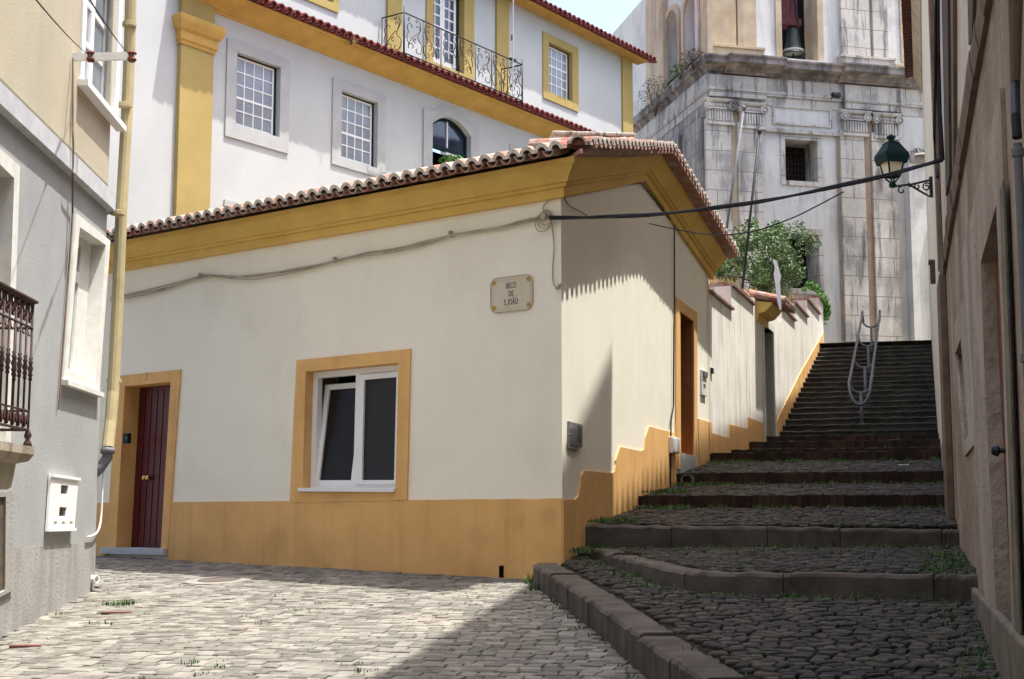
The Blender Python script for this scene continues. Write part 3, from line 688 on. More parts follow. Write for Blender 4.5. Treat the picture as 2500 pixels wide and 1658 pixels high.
pts = [(1728, 1031.4), (1731, 1032), (1732, 1056), (1778, 1070), (1778.5, 1036), (1823.7, 1047.8), (1824.5, 1019), (1863, 1034)]
q = G.quad(pts); q2 = G.quad([(1891, 1034), (1950, 915), (2009, 812)])
mb = MB(); mb.prism(G, q + [(q[-1][0], .3), (q[0][0], .3)], .001, .018)
mb.prism(G, q2 + [(q2[-1][0], q2[-1][1] - .9), (q2[0][0], .8)], .001, .018)
mb.build('plinth', M['plinth'], gw)
frame(G, [(to0 - .12, zo + .12), (to1 + .12, zo + .12), (to1 + .12, .2), (to0 - .12, .2)], [(to0, zo), (to1, zo), (to1, .2), (to0, .2)], -.3, .025, M['oldwhite'], gw, 'gate_frame')
mb = MB(); mb.wbox(G, to0, to1, .2, zo, -.30, -.26); mb.build('gate', M['olddoor'], gw)
# tiled canopy over the gate
cz = G.hit(1841, 762)[1]; ca_ = gt(1843, 760); cb_ = G.hit(1915, 800, .3)[0]
mb = MB(); mb.loft([[G.P(t, cz + z, o) for o, z in ((-.33, -.12), (.02, -.12), (.04, .0), (.16, .03), (.26, .13), (.29, .185), (-.33, .26))] for t in (ca_ + .1, cb_ - .25)]); mb.build('canopy_cornice', M['ochre'], gw)
mb = MB(); u = -G.n * .62 + Vector((0, 0, .24))
u.z = .16
tiles(mb, G.P(ca_, cz + .20, .50), G.P(cb_ - .1, cz + .20, .50), u, .165, .08)
tiles(mb, G.P(cb_ - .1, cz + .22, -.75), G.P(ca_, cz + .22, -.75), G.n * .5 + Vector((0, 0, .2)), .165, .08)
mb.tube([G.P(ca_ + .05, cz + .40, -.25), G.P(cb_ - .2, cz + .40, -.25)], .06, 8)
mb.build('canopy_roof', [M['tile'], M['mortar']], gw, weld=False)

# ================================================================== white house behind
wh = root('white_house', WB.P(4, 2), 'large white house with yellow pilasters, sash windows and red tile eaves', 'house')
WQ = lambda pts: WB.quad(pts)
ZL, ZU, ZT = 0, 0, 0
ZL = (WB.hit(514, 27)[1] + WB.hit(1300, 327)[1]) / 2          # underside of the lower cornice
ZU = (WB.hit(1246, 4)[1] + WB.hit(1518, 139)[1]) / 2          # underside of the top cornice
tL = WB.hit(40, 400)[0]; tR_ = WB.hit(1541, 240)[0]
wins = []
w1o, w1i = WQ([(554, 93), (707.5, 149), (700.6, 377), (546.5, 330)]), WQ([(576, 127.5), (683.5, 163.6), (679.7, 337), (573, 304)])
w2o, w2i = WQ([(813, 190), (941, 237), (937, 432), (806, 405)]), WQ([(833, 221), (922, 251), (917.5, 412), (829, 384)])
def squareup(q):                               # upright rectangle through the measured corners
    t0, t1 = (q[0][0] + q[3][0]) / 2, (q[1][0] + q[2][0]) / 2; za, zb = (q[0][1] + q[1][1]) / 2, (q[2][1] + q[3][1]) / 2
    return [(t0, za), (t1, za), (t1, zb), (t0, zb)]
w1o, w1i, w2o, w2i = map(squareup, (w1o, w1i, w2o, w2i))
w4o, w4i = squareup(WQ([(1324, 78), (1411, 117), (1409, 274), (1324, 238.6)])), squareup(WQ([(1337.5, 103.6), (1396.4, 129.3), (1394.6, 250), (1337.5, 223)]))
t3a, t3b = WB.hit(1052.6, 330)[0], WB.hit(1147, 350)[0]
zs3, zc3 = (WB.hit(1052.6, 300.6)[1] + WB.hit(1147.7, 335)[1]) / 2, 0
def arc3(a, b, zs_, rise, n=12): return [(a + (b - a) * k / n, zs_ + rise * (1 - (2 * k / n - 1) ** 2)) for k in range(n + 1)]
w3i = arc3(t3a, t3b, zs3, .26) + [(t3b, zs3 - 2.3), (t3a, zs3 - 2.3)]
dq = squareup(WQ([(1055, -40), (1131, -10), (1131, 188), (1055, 146)]))
wtq = squareup(WQ([(715, -90), (812, -50), (812, 8), (715, -32)])); wto = squareup(WQ([(690, -150), (826, -80), (825, 32), (690, -22)]))
mb = MB()
mb.prism(WB, [(tL, 0), (tR_, 0), (tR_, ZU + .3), (tL, ZU + .3)], -.5, 0, holes=[w1i, w2i, w3i, w4i, dq, wtq])
mb.loft([[WB.P(tR_ - .3, 1), WB.P(tR_ - .3, 1, -6), WB.P(tR_ - .3, ZU + .2, -6), WB.P(tR_ - .3, ZU + .2)], [WB.P(tR_, 1, -.001), WB.P(tR_, 1, -6), WB.P(tR_, ZU + .2, -6), WB.P(tR_, ZU + .2, -.001)]])
mb.build('wall', M['white'], wh)
def wframe(outer, inner, m, o1=.03, lining=-.16): return frame(WB, outer, [(p[0], p[1]) for p in shrink(inner, .004)], lining, o1, m, wh, 'window')
def sash(q, parent, cols, rows, glass, o=-.09, split=None, bar=.022):
    mb = MB(); q = shrink(q, .006); mb.prism(WB, q, o - .05, o + .01, holes=[sq(q, .03, .02, .955, .98)]); mb.build('frame', M['green'], parent)
    q = sq(q, .032, .022, .953, .978)
    mb = MB(); w_, h_ = q[1][0] - q[0][0], q[0][1] - q[3][1]; e = .035 / w_; f = .035 / h_; b = bar / w_; c = bar / h_
    mb.prism(WB, q, o - .03, o, holes=[sq(q, e, f, 1 - e, 1 - f)])
    for k in range(1, cols): u = e + (1 - 2 * e) * k / cols; mb.prism(WB, sq(q, u - b / 2, f, u + b / 2, 1 - f), o - .025, o - .004)
    for k in range(1, rows):
        v_ = f + (1 - 2 * f) * k / rows; cc = c * (1.9 if k == split else 1)
        for j in range(cols):
            ua, ub = e + (1 - 2 * e) * j / cols + (b / 2 if j else 0), e + (1 - 2 * e) * (j + 1) / cols - (b / 2 if j < cols - 1 else 0)
            mb.prism(WB, sq(q, ua, v_ - cc / 2, ub, v_ + cc / 2), o - .025, o - .003)
    mb.build('sash', M['whitepaint'], parent)
    mb = MB(); mb.prism(WB, sq(q, e * .5, f * .5, 1 - e * .5, 1 - f * .5), o - .022, o - .016); mb.build('pane', M[glass], parent)
for o_, i_, r, sp in ((w1o, w1i, 5, 3), (w2o, w2i, 5, 3)):
    a = wframe(o_, i_, M['surround']); sash(i_, a, 4, r, 'glassgrey', split=sp - 0)
a = wframe(w4o, w4i, M['yellow']); sash(w4i, a, 4, 5, 'glassgrey', split=2)
a = wframe(wto, wtq, M['yellow']); sash(wtq, a, 4, 4, 'glassgrey')
# arched window
to_, tp_ = WB.hit(1031.7, 300)[0], WB.hit(1166, 320)[0]
zz = (WB.hit(1031.7, 265.6)[1] + WB.hit(1168.6, 316)[1]) / 2
oa = [(to_, zz)] + [(to_ + (tp_ - to_) * (.12 + .76 * k / 12), zz + .22 * (1 - (2 * k / 12 - 1) ** 2) + .0) for k in range(13)] + [(tp_, zz), (tp_, zs3 - 2.3), (to_, zs3 - 2.3)]
a = wframe(oa, w3i, M['surround'], .04)
ins = arc3(t3a + .005, t3b - .005, zs3 - .004, .255); zt3 = (WB.hit(1052, 348)[1] + WB.hit(1146, 382)[1]) / 2
mb = MB(); mb.prism(WB, ins + [(t3b - .005, zs3 - 2.28), (t3a + .005, zs3 - 2.28)], -.15, -.08, holes=[arc3(t3a + .06, t3b - .06, zs3 - .05, .245) + [(t3b - .06, zt3 + .04), (t3a + .06, zt3 + .04)], [(t3a + .06, zt3 - .04), (t3b - .06, zt3 - .04), (t3b - .06, zs3 - 2.2), (t3a + .06, zs3 - 2.2)]])
mb.build('frame', M['green'], a)
mb = MB(); tm = (t3a + t3b) / 2; mb.wbox(WB, tm - .015, tm + .015, zt3 + .04, zs3 + .19, -.13, -.09)
mb.wbox(WB, tm - .05, tm + .02, zs3 - 2.2, zt3 - .04, -.13, -.09); mb.wbox(WB, tm + .02, t3b - .07, zt3 - .16, zt3 - .045, -.13, -.09); mb.build('casement', M['whitepaint'], a)
mb = MB(); mb.prism(WB, arc3(t3a + .05, t3b - .05, zs3 - .05, .24) + [(t3b - .05, zt3 + .03), (t3a + .05, zt3 + .03)], -.125, -.12); mb.wbox(WB, tm + .02, t3b - .07, zs3 - 2.2, zt3 - .16, -.125, -.12); mb.build('pane', M['glassblue'], a)
mb = MB(); mb.wbox(WB, t3a, t3b, zs3 - 2.3, zt3, -.42, -.40); mb.build('interior', M['dark'], a)
# surrounds of two windows hidden behind the house roof
for (x0, y0, x1, y1) in ((1243, 352, 1330, 385), (546, 487, 690, 530)):
    t0_, z0_ = WB.hit(x0, y0); t1_, z1_ = WB.hit(x1, y1)
    mb = MB(); mb.prism(WB, [(t0_, z0_), (t1_, z0_), (t1_, z0_ - 2), (t0_, z0_ - 2)], .001, .03); f_ = mb.build('window', M['surround'], wh)
    mb = MB(); mb.prism(WB, [(t0_ + .25, z0_ - .3), (t1_ - .25, z0_ - .3), (t1_ - .25, z0_ - 1.8), (t0_ + .25, z0_ - 1.8)], .031, .034); mb.build('pane', M['glassgrey'], f_)
# pilasters
def pil(x0, x1, y, za, zb, o=.06, m='yellow', name='pilaster'):
    mb = MB(); a, b = WB.hit(x0, y)[0], WB.hit(x1, y)[0]; mb.wbox(WB, a, b, za, zb, .001, o); return mb.build(name, M[m], wh), a, b
pz = (WB.hit(419, 66)[1]); p_, a, b = pil(428, 509, 300, 0, ZL + .1, .09)
zc0 = (WB.hit(428, 98)[1])
mb = MB(); mb.loft([[WB.P(t, zc0 + z, o) for t, o in ((a - d, .0), (b + d, .0), (b + d, .09 + d), (a - d, .09 + d))] for z, d in ((-.06, .02), (0, .03), (.02, .05), (.16, .05), (.20, .09), (.30, .13), (.34, .14), (.40, .14), (.44, .11))]); mb.build('capital', M['ochre2'], p_)
pil(942, 977, 60, ZL + .5, ZU + .1, .05); pil(1209, 1239, 120, ZL + .5, ZU + .1, .05); pil(1517, 1541, 240, 1, ZU + .1, .05)
# cornices and tiled eaves
def wcornice(za, t0, t1, prj, h, name='cornice'):
    pr = [(-.02, 0), (.03, 0), (.04, .18 * h), (.10 * prj / .5, .22 * h), (.12 * prj / .5, .36 * h), (.22 * prj / .5, .5 * h), (.34 * prj / .5, .66 * h), (.42 * prj / .5, .72 * h), (.44 * prj / .5, .86 * h), (prj, .9 * h), (prj, h), (-.02, h)]
    mb = MB(); mb.loft([[WB.P(t, za + z, o) for o, z in pr] for t in (t0, t1)]); return mb.build(name, M['ochre2'], wh)
tc0 = WB.hit(428, 300)[0] - .1; zeL = (WB.hit(650, 10, .52)[1] + WB.hit(1275, 254, .52)[1]) / 2; hL = zeL - ZL - .04
zeU = (WB.hit(1320, 5, .46)[1] + WB.hit(1560, 126, .46)[1]) / 2; hU = zeU - ZU - .04; print('eaves', hL, hU)
wcornice(ZL, tc0 - .05, tR_ + .1, .42, hL); wcornice(ZU, tL, tR_ + .35, .36, hU)
mb = MB(); tiles(mb, WB.P(tc0 - .1, zeL, .52), WB.P(tR_ + .1, zeL, .52), -WB.n * .5 + Vector((0, 0, .13)), .20, .09, seg=5)
mb.build('eave_tiles', [M['tilered'], M['tilered']], wh, weld=False)
mb = MB(); tiles(mb, WB.P(tL, zeU, .46), WB.P(tR_ + .5, zeU, .46), -WB.n * 3 + Vector((0, 0, .75)), .20, .09, seg=5)
mb.face([WB.P(tL, zeU - .03, .42), WB.P(tR_ + .45, zeU - .03, .42), WB.P(tR_ + .45, ZU + 2.1, -5.6), WB.P(tL, ZU + 2.1, -5.6)])
mb.build('roof', [M['tilered'], M['tilered']], wh, weld=False)
# balcony door
fo = squareup(WQ([(1039, -70), (1155, -20), (1155, 215), (1039, 165)]))
a = frame(WB, fo, shrink(dq, .004), -.2, .035, M['yellow'], wh, 'balcony_door')
q = shrink(dq, .006)
mb = MB(); mb.prism(WB, q, -.2, -.12, holes=[sq(q, .0101, .02, .92, .99)]); mb.build('frame', M['green'], a)
for u0, u1 in ((.012, .47), (.475, .918)):
    r = sq(q, u0, .022, u1, .988); mb = MB(); w_ = r[1][0] - r[0][0]; e = .075 / w_
    mb.prism(WB, r, -.17, -.13, holes=[sq(r, e, .04, 1 - e, .9)]); rr = sq(r, e, .04, 1 - e, .9)
    mb.prism(WB, sq(rr, .46, 0, .54, 1), -.165, -.135)
    for k in range(1, 6):
        for j in range(2): mb.prism(WB, sq(rr, j * .54, k / 6 - .012, j * .54 + .46, k / 6 + .012), -.164, -.136)
    d_ = mb.build('leaf', M['whitepaint'], a); mb = MB(); mb.prism(WB, sq(r, e * .8, .035, 1 - e * .8, .905), -.152, -.147); mb.build('pane', M['glassblue'], d_)
# wrought-iron balcony
BO = .62
zr = WB.hit(986, 30, BO)[1]; zb_ = WB.hit(986, 128.6, BO)[1]; ta = WB.hit(986, 80, BO)[0]; tb = WB.hit(1275, 200, BO)[0]
bal = MB(); r_ = .013
def ip(path, r=.008, o=None): bal.tube([WB.P(t, z, BO if o is None else o) for t, z in path], r, 5)
fl = MB(); fl.wbox(WB, ta + .02, tb - .02, zb_ - .16, zb_ - .10, 0.001, .10)
for z in (zr, zb_): bal.tube([WB.P(ta, z, .04), WB.P(ta, z, BO), WB.P(tb, z, BO), WB.P(tb, z, .04)], .016, 6)
for t in (ta, tb): bal.tube([WB.P(t, zb_ - .08, BO), WB.P(t, zr + .12, BO)], [.018, .012], 6)
for t in (ta, tb): bal.tube([WB.P(t, zb_, .05), WB.P(t, zr, .05)], .012, 5)
def panel(f, h):                                # scrolls in a unit panel; f maps (x in 0..w, y in 0..h) to 3D
    def c(pts, r=.0085): bal.tube([f(x, y) for x, y in pts], r, 5)
    w_ = .52
    c(spiral((.17, .70 * h), .03, .13, 0, 4.2) + bez([(.10, .58 * h), (.05, .40 * h), (.14, .26 * h)], 5))
    c(spiral((.20, .22 * h), .02, .11, -1, 3.6) + bez([(.10, .27 * h), (.22, .46 * h), (.36, .60 * h)], 5))
    c(spiral((.37, .74 * h), .02, .09, 3, -1.2)); c(spiral((.38, .20 * h), .02, .10, 2, 6.0))
    c(bez([(.47, .12 * h), (.50, .34 * h), (.38, .52 * h), (.47, .74 * h), (.44, .93 * h)], 6)); c(spiral((.30, .42 * h), .015, .06, 0, 5)); c(spiral((.12, .90 * h), .015, .05, 0, 5)); c(spiral((.34, .92 * h), .012, .045, 2, 7))
h_ = zr - zb_; npan = max(2, round((tb - ta) / .56)); pw = (tb - ta) / npan
for k in range(npan):
    t0_ = ta + pw * k
    bal.tube([WB.P(t0_ + .02, zb_, BO), WB.P(t0_ + .02, zr, BO)], .011, 5)
    if k % 2: panel(lambda x, y, t0_=t0_: WB.P(t0_ + pw - .02 - x * pw / .56, zb_ + y, BO), h_)
    else: panel(lambda x, y, t0_=t0_: WB.P(t0_ + .04 + x * pw / .56, zb_ + y, BO), h_)
for t in (ta, tb): panel(lambda x, y, t=t: WB.P(t, zb_ + y, .05 + x), h_)
a = fl.build('balcony', M['bandgrey'], wh); bal.build('railing', M['iron'], a, smooth=True)

# ================================================================== small house behind the white one
SH = Wall(3.9, 46, 78, 1)
h2 = root('rear_house', SH.P(1.5, 3), 'white house with dark red roof squeezed between the white house and the church', 'house')
q = SH.quad([(1512, 400), (1590, 400), (1590, 40), (1534, 104), (1512, 128)]); wq = squareup(SH.quad([(1541, 175), (1552, 172), (1552, 290), (1541, 290)]))
mb = MB(); mb.prism(SH, q, -4, 0, holes=[]); mb.build('wall', M['churchwhite'], h2)
mb = MB(); mb.prism(SH, [(wq[0][0] - .12, wq[0][1] + .15), (wq[1][0] + .12, wq[0][1] + .15), (wq[1][0] + .12, wq[3][1]), (wq[0][0] - .12, wq[3][1])], .001, .05); f_ = mb.build('window', M['surround'], h2)
mb = MB(); mb.prism(SH, wq, .051, .055); mb.build('pane', M['glassdark'], f_)
e0 = SH.P(*SH.hit(1528, 112), .3); e1 = SH.P(*SH.hit(1600, 28), .3)
mb = MB(); tiles(mb, e0, e1, -SH.n * 4 + Vector((0, 0, .01)), .22, .10, seg=5); mb.build('roof', [M['tilered'], M['tilered']], h2, weld=False)

# ================================================================== grey corner building on the left
lh = root('grey_building', LW.P(0, 1), 'grey rendered building with cream upper storey, pale string course and iron balcony', 'house')
TE = 1.75
zbnd = (LW.hit(60, 250)[1] + LW.hit(178, 364)[1]) / 2; zbnd2 = LW.hit(178, 395)[1]
uwi_t0, uwi_t1 = LW.hit(196, 190)[0], LW.hit(280, 290)[0]; uz = (LW.hit(190, 201)[1] + LW.hit(282, 298)[1]) / 2
UO = [(uwi_t0 - .06, uz + 2.0), (uwi_t1 + .12, uz + 2.0), (uwi_t1 + .06, uz), (uwi_t0 - .06, uz)]
UI = [(uwi_t0 + .10, uz + 1.85), (uwi_t1 - .02, uz + 1.85), (uwi_t1 - .08, uz + .06), (uwi_t0 + .06, uz + .06)]
LO = LW.quad([(182, 521), (265, 588), (237.6, 958), (150, 928)]); LI = LW.quad([(189.5, 553), (254, 598), (229, 934), (160.5, 905)])
BO_ = LW.quad([(-120, 265), (43, 405), (20, 1080), (-130, 1060)]); BI = LW.quad([(-110, 300), (29, 434), (6, 1080), (-120, 1060)])
zgl = -.4
def rounded(z0, z1, o=0, rad=.35):             # plan of the wall: along the street, round the corner, into the alley
    pts = [LW.P(-14, 0, o)]
    for k in range(7):
        a = math.pi / 2 * k / 6; pts.append(LW.P(TE - rad + (rad + o) * math.sin(a), 0, -rad + (rad + o) * math.cos(a)))
    pts.append(LW.P(TE + o, 0, -7)); return pts
def shell(mb, z0, z1, o=0, mi=0, skip=1):
    p = rounded(z0, z1, o)
    for i in range(skip, len(p) - 1): mb.face([p[i] + Vector((0, 0, z0)), p[i + 1] + Vector((0, 0, z0)), p[i + 1] + Vector((0, 0, z1)), p[i] + Vector((0, 0, z1))], mi)
ZROOF = 9.6; zsp = LW.hit(150, 1329)[1]
tend = TE - .35
BDo = LW.quad([(-120, 1205), (30, 1205), (27, 1420), (-120, 1420)])
mb = MB(); mb.prism(LW, [(-14, zsp), (tend, zsp), (tend, zbnd), (-14, zbnd)], -.02, 0, holes=[LI, BI]); shell(mb, zsp, zbnd); mb.build('lower_wall', M['lgrey'], lh)
mb = MB(); mb.prism(LW, [(-14, zgl), (tend, zgl), (tend, zsp), (-14, zsp)], -.02, 0.006); shell(mb, zgl, zsp, .006); mb.build('wall_base', M['lgreylow'], lh)
mb = MB(); mb.prism(LW, [(-14, zbnd2), (tend, zbnd2), (tend, ZROOF), (-14, ZROOF)], -.02, -.0, holes=[UI]); shell(mb, zbnd2, ZROOF, 0); mb.build('upper_wall', M['cream'], lh)
mb = MB(); R_ = [rounded(0, 0, o) for o in (0, .07, .07, 0)]; zz_ = (zbnd - .02, zbnd - .015, zbnd2 + .16, zbnd2 + .19)
zz_ = (zbnd2 - .16, zbnd2 - .15, zbnd2 + .015, zbnd2 + .03)
mb.loft([[R_[k][i] + Vector((0, 0, zz_[k])) for k in range(4)] for i in range(len(R_[0]))]); mb.build('string_course', M['bandgrey'], lh)
mb = MB(); mb.loft([[p + Vector((0, 0, ZROOF)) for p in rounded(0, 0, .25)] + [LW.P(-14, ZROOF, -7)], [p + Vector((0, 0, ZROOF + .25)) for p in rounded(0, 0, .3)] + [LW.P(-14, ZROOF + .25, -7)]]); mb.build('roof', M['tile'], lh)
def lframe(o_, i_, m, dep, o1=.02): return frame(LW, o_, shrink(i_, .003), -dep, o1, m, lh, 'window')
a = lframe(UO, UI, M['whitepaint'], .14)
q = shrink(UI, .005); mb = MB(); mb.prism(LW, q, -.13, -.085, holes=[sq(q, .09, .05, .46, .95), sq(q, .56, .05, .92, .95)])
for u0, u1 in ((.09, .46), (.56, .92)):
    for k in range(1, 4): mb.prism(LW, sq(q, u0, .05 + .9 * k / 4 - .012, u1, .05 + .9 * k / 4 + .012), -.12, -.09)
s_ = mb.build('sash', M['whitepaint'], a); mb = MB(); mb.prism(LW, sq(q, .05, .04, .95, .96), -.115, -.11); mb.build('pane', M['glassgrey'], s_)
mb = MB(); mb.wbox(LW, uwi_t0 - .10, uwi_t1 + .10, uz - .06, uz, 0.001, .10); mb.build('sill', M['whitepaint'], a)
a = lframe(LO, LI, M['oldwhite'], .17)
q = shrink(LI, .005); mb = MB(); mb.prism(LW, q, -.16, -.12, holes=[sq(q, .10, .06, .62, .25), sq(q, .10, .33, .62, .95)]); s_ = mb.build('sash', M['oldwhite'], a)
mb = MB(); mb.prism(LW, sq(q, .08, .31, .66, .97), -.145, -.14); mb.build('pane', M['glassgreen'], s_)
mb = MB(); mb.prism(LW, sq(q, .08, .05, .66, .28), -.145, -.14); mb.build('pane', M['glassgrey'], s_)
t0_, t1_ = LO[3][0], LO[2][0]; zq = (LO[2][1] + LO[3][1]) / 2
mb = MB(); mb.wbox(LW, t0_ - .02, t1_ + .02, zq - .045, zq + .0, .001, .065); mb.build('sill', M['oldwhite'], a)
a = lframe(BO_, BI, M['oldwhite'], .17); mb = MB(); q = shrink(BI, .005); mb.prism(LW, q, -.165, -.12, holes=[sq(q, .06, .04, .47, .96), sq(q, .53, .04, .94, .96)]); s_ = mb.build('sash', M['oldwhite'], a)
mb = MB(); mb.prism(LW, sq(q, .03, .02, .97, .98), -.15, -.145); mb.build('pane', M['glassgrey'], s_)
# street door at the very edge of the picture
q = LW.quad([(-90, 1216), (5, 1213), (3, 1440), (-90, 1500)]); qo = LW.quad([(-110, 1203), (27, 1200), (25, 1440), (-110, 1510)])
mb = MB(); mb.prism(LW, qo, .007, .03, holes=[q]); a = mb.build('door_frame', M['lgreylow'], lh); mb = MB(); mb.prism(LW, q, .007, .012); mb.build('door', M['olddoor'], lh)
# balcony
so_ = .36; te = LW.hit(84, 1085, so_)[0]; zt = LW.hit(60, 1087, so_)[1]
mb = MB(); mb.loft([[LW.P(t, zt + z, o) for t, o in ((-9, 0), (te + d, 0), (te + d, so_ + d), (-9, so_ + d))] for z, d in ((-.32, -.14), (-.30, -.12), (-.13, -.10), (-.11, -.03), (-.06, .0), (0, .0))])
bl = mb.build('balcony', M['slab'], lh)
ro = .32; ra = te - .04; z_t = LW.hit(103, 752, ro)[1]; z_b = LW.hit(80, 1052, ro)[1]; rl = MB()
for z, r in ((z_t, .018), (z_t - .19, .010), (z_b, .011), (z_b + .14, .008)): rl.tube([LW.P(-7, z, ro), LW.P(ra, z, ro), LW.P(ra, z, .02)], r, 6)
rl.wbox(LW, -7, ra + .03, z_t, z_t + .02, ro - .025, ro + .03)
def balu(t, o, z0=None):
    zb0 = z_b if z0 is None else z0; m_ = (z_b + z_t) / 2 - .02
    rl.lathe(LW.P(t, 0, o), [(.009, zb0), (.009, m_ - .09), (.017, m_ - .085), (.011, m_ - .06), (.02, m_ - .05), (.012, m_ - .03), (.022, m_), (.012, m_ + .03), (.02, m_ + .05), (.011, m_ + .06), (.017, m_ + .085), (.009, m_ + .09), (.009, z_t)], 7)
k = 0; t = ra
while t > -7:
    balu(t, ro)
    for (cz, r) in ((z_t - .055, .042), (z_t - .125, .030)):
        rl.tube([LW.P(t - .07 + r * 1.0 * math.cos(a), cz + r * math.sin(a), ro) for a in [i * math.pi / 5 for i in range(10)]], .009, 4, closed=True)
    rl.tube([LW.P(x, z, ro) for x, z in bez([(t - .01, z_t - .19), (t - .03, z_t - .24), (t - .07, z_t - .255), (t - .11, z_t - .24), (t - .13, z_t - .19)], 4)], .007, 4)
    rl.tube([LW.P(x, z, ro) for x, z in bez([(t - .01, z_b + .14), (t - .04, z_b + .04), (t - .07, z_b + .10), (t - .10, z_b + .02), (t - .13, z_b + .13)], 4)], .008, 4); t -= .14
for o in (.06, .2): balu(ra, o)
rl.lathe(LW.P(ra, zt, ro), [(.035, 0), (.03, .03), (.015, .05), (.03, .08), (.02, .11), (.012, z_b - zt)], 8)
rl.build('railing', M['rustiron'], bl, smooth=True)
# cream downpipe on the corner
pp = [(320, -30), (316, 130), (311, 254), (303, 400), (296.5, 508), (287, 741), (281, 860), (276, 957), (270, 1030), (263, 1093)]
P3 = [LW.px(x, y, .07) for x, y in pp]
mb = MB(); mb.tube(P3, .062, 12)
for x, y in ((316, 60), (305, 257), (287, 520), (278.5, 930)):
    p = LW.px(x, y, .07); mb.lathe(p - Vector((0, 0, .025)), [(.062, 0), (.074, .005), (.074, .045), (.062, .05)], 12)
pipe = mb.build('downpipe', M['pipe'], lh, smooth=False)
p = P3[-1]; mb = MB(); mb.tube([p + Vector((0, 0, .03)), p - Vector((0, 0, .10)), p - LW.n * .06 - LW.d * .02 - Vector((0, 0, .20)), p - LW.n * .10 - LW.d * .06 - Vector((0, 0, .27))], [.055, .055, .05, .04], 10)
mb.lathe(p - Vector((0, 0, .06)), [(.07, 0), (.07, .06)], 12); mb.build('elbow', M['zinc'], pipe, smooth=True)

# ================================================================== old building on the right (near) and the next one up the steps
def shadow_z(p):                               # height of the roof edge that throws the shadow seen at p
    Wp = RN; k = ((Wp.O - p).dot(Wp.n) + .30) / SUN.dot(Wp.n); q = p + SUN * k; return ((q - Wp.O).dot(Wp.d), q.z)
sh = [shadow_z(F2.px(1482, 888)), shadow_z(F2.px(1373, 1121)), shadow_z(Vector((.15, 13.3, zs(.15, 13.3)))), shadow_z(Vector((-.45, 10.7, zs(-.45, 10.7)))), shadow_z(Vector((-.93, 8.5, zs(-.93, 8.5))))]
TN = 15.45
rb = root('tall_building', RN.P(8, 1), 'tall shaded old building with brown door surround at the foot of the steps', 'house')
prof_ = [(-6, sh[-1][1] - 2.2)] + [(t, z) for t, z in sh[::-1]]
prof_[-1] = (TN, prof_[-1][1] + .1)
dF = RN.quad([(2347, 628), (2441, 300), (2466, 1000), (2495, 1900), (2400, 1900), (2372, 1000)])
def RQ(p): return RN.quad(p)
def RQ(p, o=0): return RN.quad(p, o)
dop = RQ([(2394, 640), (2432, 498), (2449, 900), (2478, 1750), (2444, 1750), (2403, 900)], .02)
dsu = RQ([(2347, 625), (2441, 215), (2466, 900), (2497, 1800), (2428, 1800), (2364, 900)], .02)
wop = RQ([(2331, 866), (2345, 826), (2364, 1060), (2350, 1088)], .02); wsu = RQ([(2327, 800), (2355, 720), (2377, 1086), (2354, 1115)], .02)
u1o = RQ([(2298, -60), (2326, -60), (2328, 420), (2311, 515)], .03)
u2o = RQ([(2364, -60), (2392, -60), (2386, 90), (2370, 122)], .03)
mb = MB()
zsc = sum(RN.hit(x, y)[1] for x, y in ((2414, 62), (2383, 222), (2347, 402), (2311, 598))) / 4
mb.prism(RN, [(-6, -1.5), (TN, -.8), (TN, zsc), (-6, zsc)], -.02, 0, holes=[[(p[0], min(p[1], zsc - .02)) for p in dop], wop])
mb.loft([[RN.P(TN, -.8, 0), RN.P(TN, -.8, -8), RN.P(TN, prof_[-1][1], -8), RN.P(TN, prof_[-1][1], 0)], [RN.P(TN - .4, -.8, -.03), RN.P(TN - .4, -.8, -8), RN.P(TN - .4, prof_[-1][1], -8), RN.P(TN - .4, prof_[-1][1], -.03)]])
mb.build('wall', M['rwall'], rb)
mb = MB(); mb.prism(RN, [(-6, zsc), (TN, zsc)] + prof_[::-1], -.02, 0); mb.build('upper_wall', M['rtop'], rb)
mb = MB(); mb.loft([[RN.P(t, z + dz, o) for t, z in prof_] for o, dz in ((.30, -.12), (.30, 0), (-8, 0), (-8, -.12))][0:1] and [[RN.P(t, z - .12, .30), RN.P(t, z, .30), RN.P(t, z, -8), RN.P(t, z - .12, -8)] for t, z in prof_]); mb.build('roof', M['tile'], rb)
o = frame(RN, dsu, shrink(dop, .003), -.11, .02, M['rpale'], rb)
q = shrink(dop, .003); mb = MB(); mb.prism(RN, q, -.10, -.06, holes=[]); dd_ = mb.build('door', M['rust'], rb)
nj = RQ([(2440, 470), (2448, 440), (2499, 1800), (2484, 1800)], .03); mb = MB(); mb.prism(RN, nj, .0205, .03); mb.build('jamb', M['jamb'], o)
mb = MB(); mb.lathe(RN.P(*RN.hit(2452, 1100), .0), [(.012, -.3), (.012, .02), (.03, .03), (.02, .06)], 8, RN.n); mb.build('handle', M['iron'], dd_)
o = frame(RN, wsu, shrink(wop, .002), -.1, .02, M['rpale'], rb, 'window'); mb = MB(); mb.prism(RN, shrink(wop, .002), -.09, -.06); mb.build('pane', M['olddoor'], o)
for q_ in (u1o, u2o):
    mb = MB(); mb.prism(RN, q_, .001, .03); o = mb.build('window', M['rstone'], rb)
    mb = MB(); mb.prism(RN, sq(q_, .25, .02, .80, .97), .031, .05); mb.build('shutter', M['olddoor'], o)
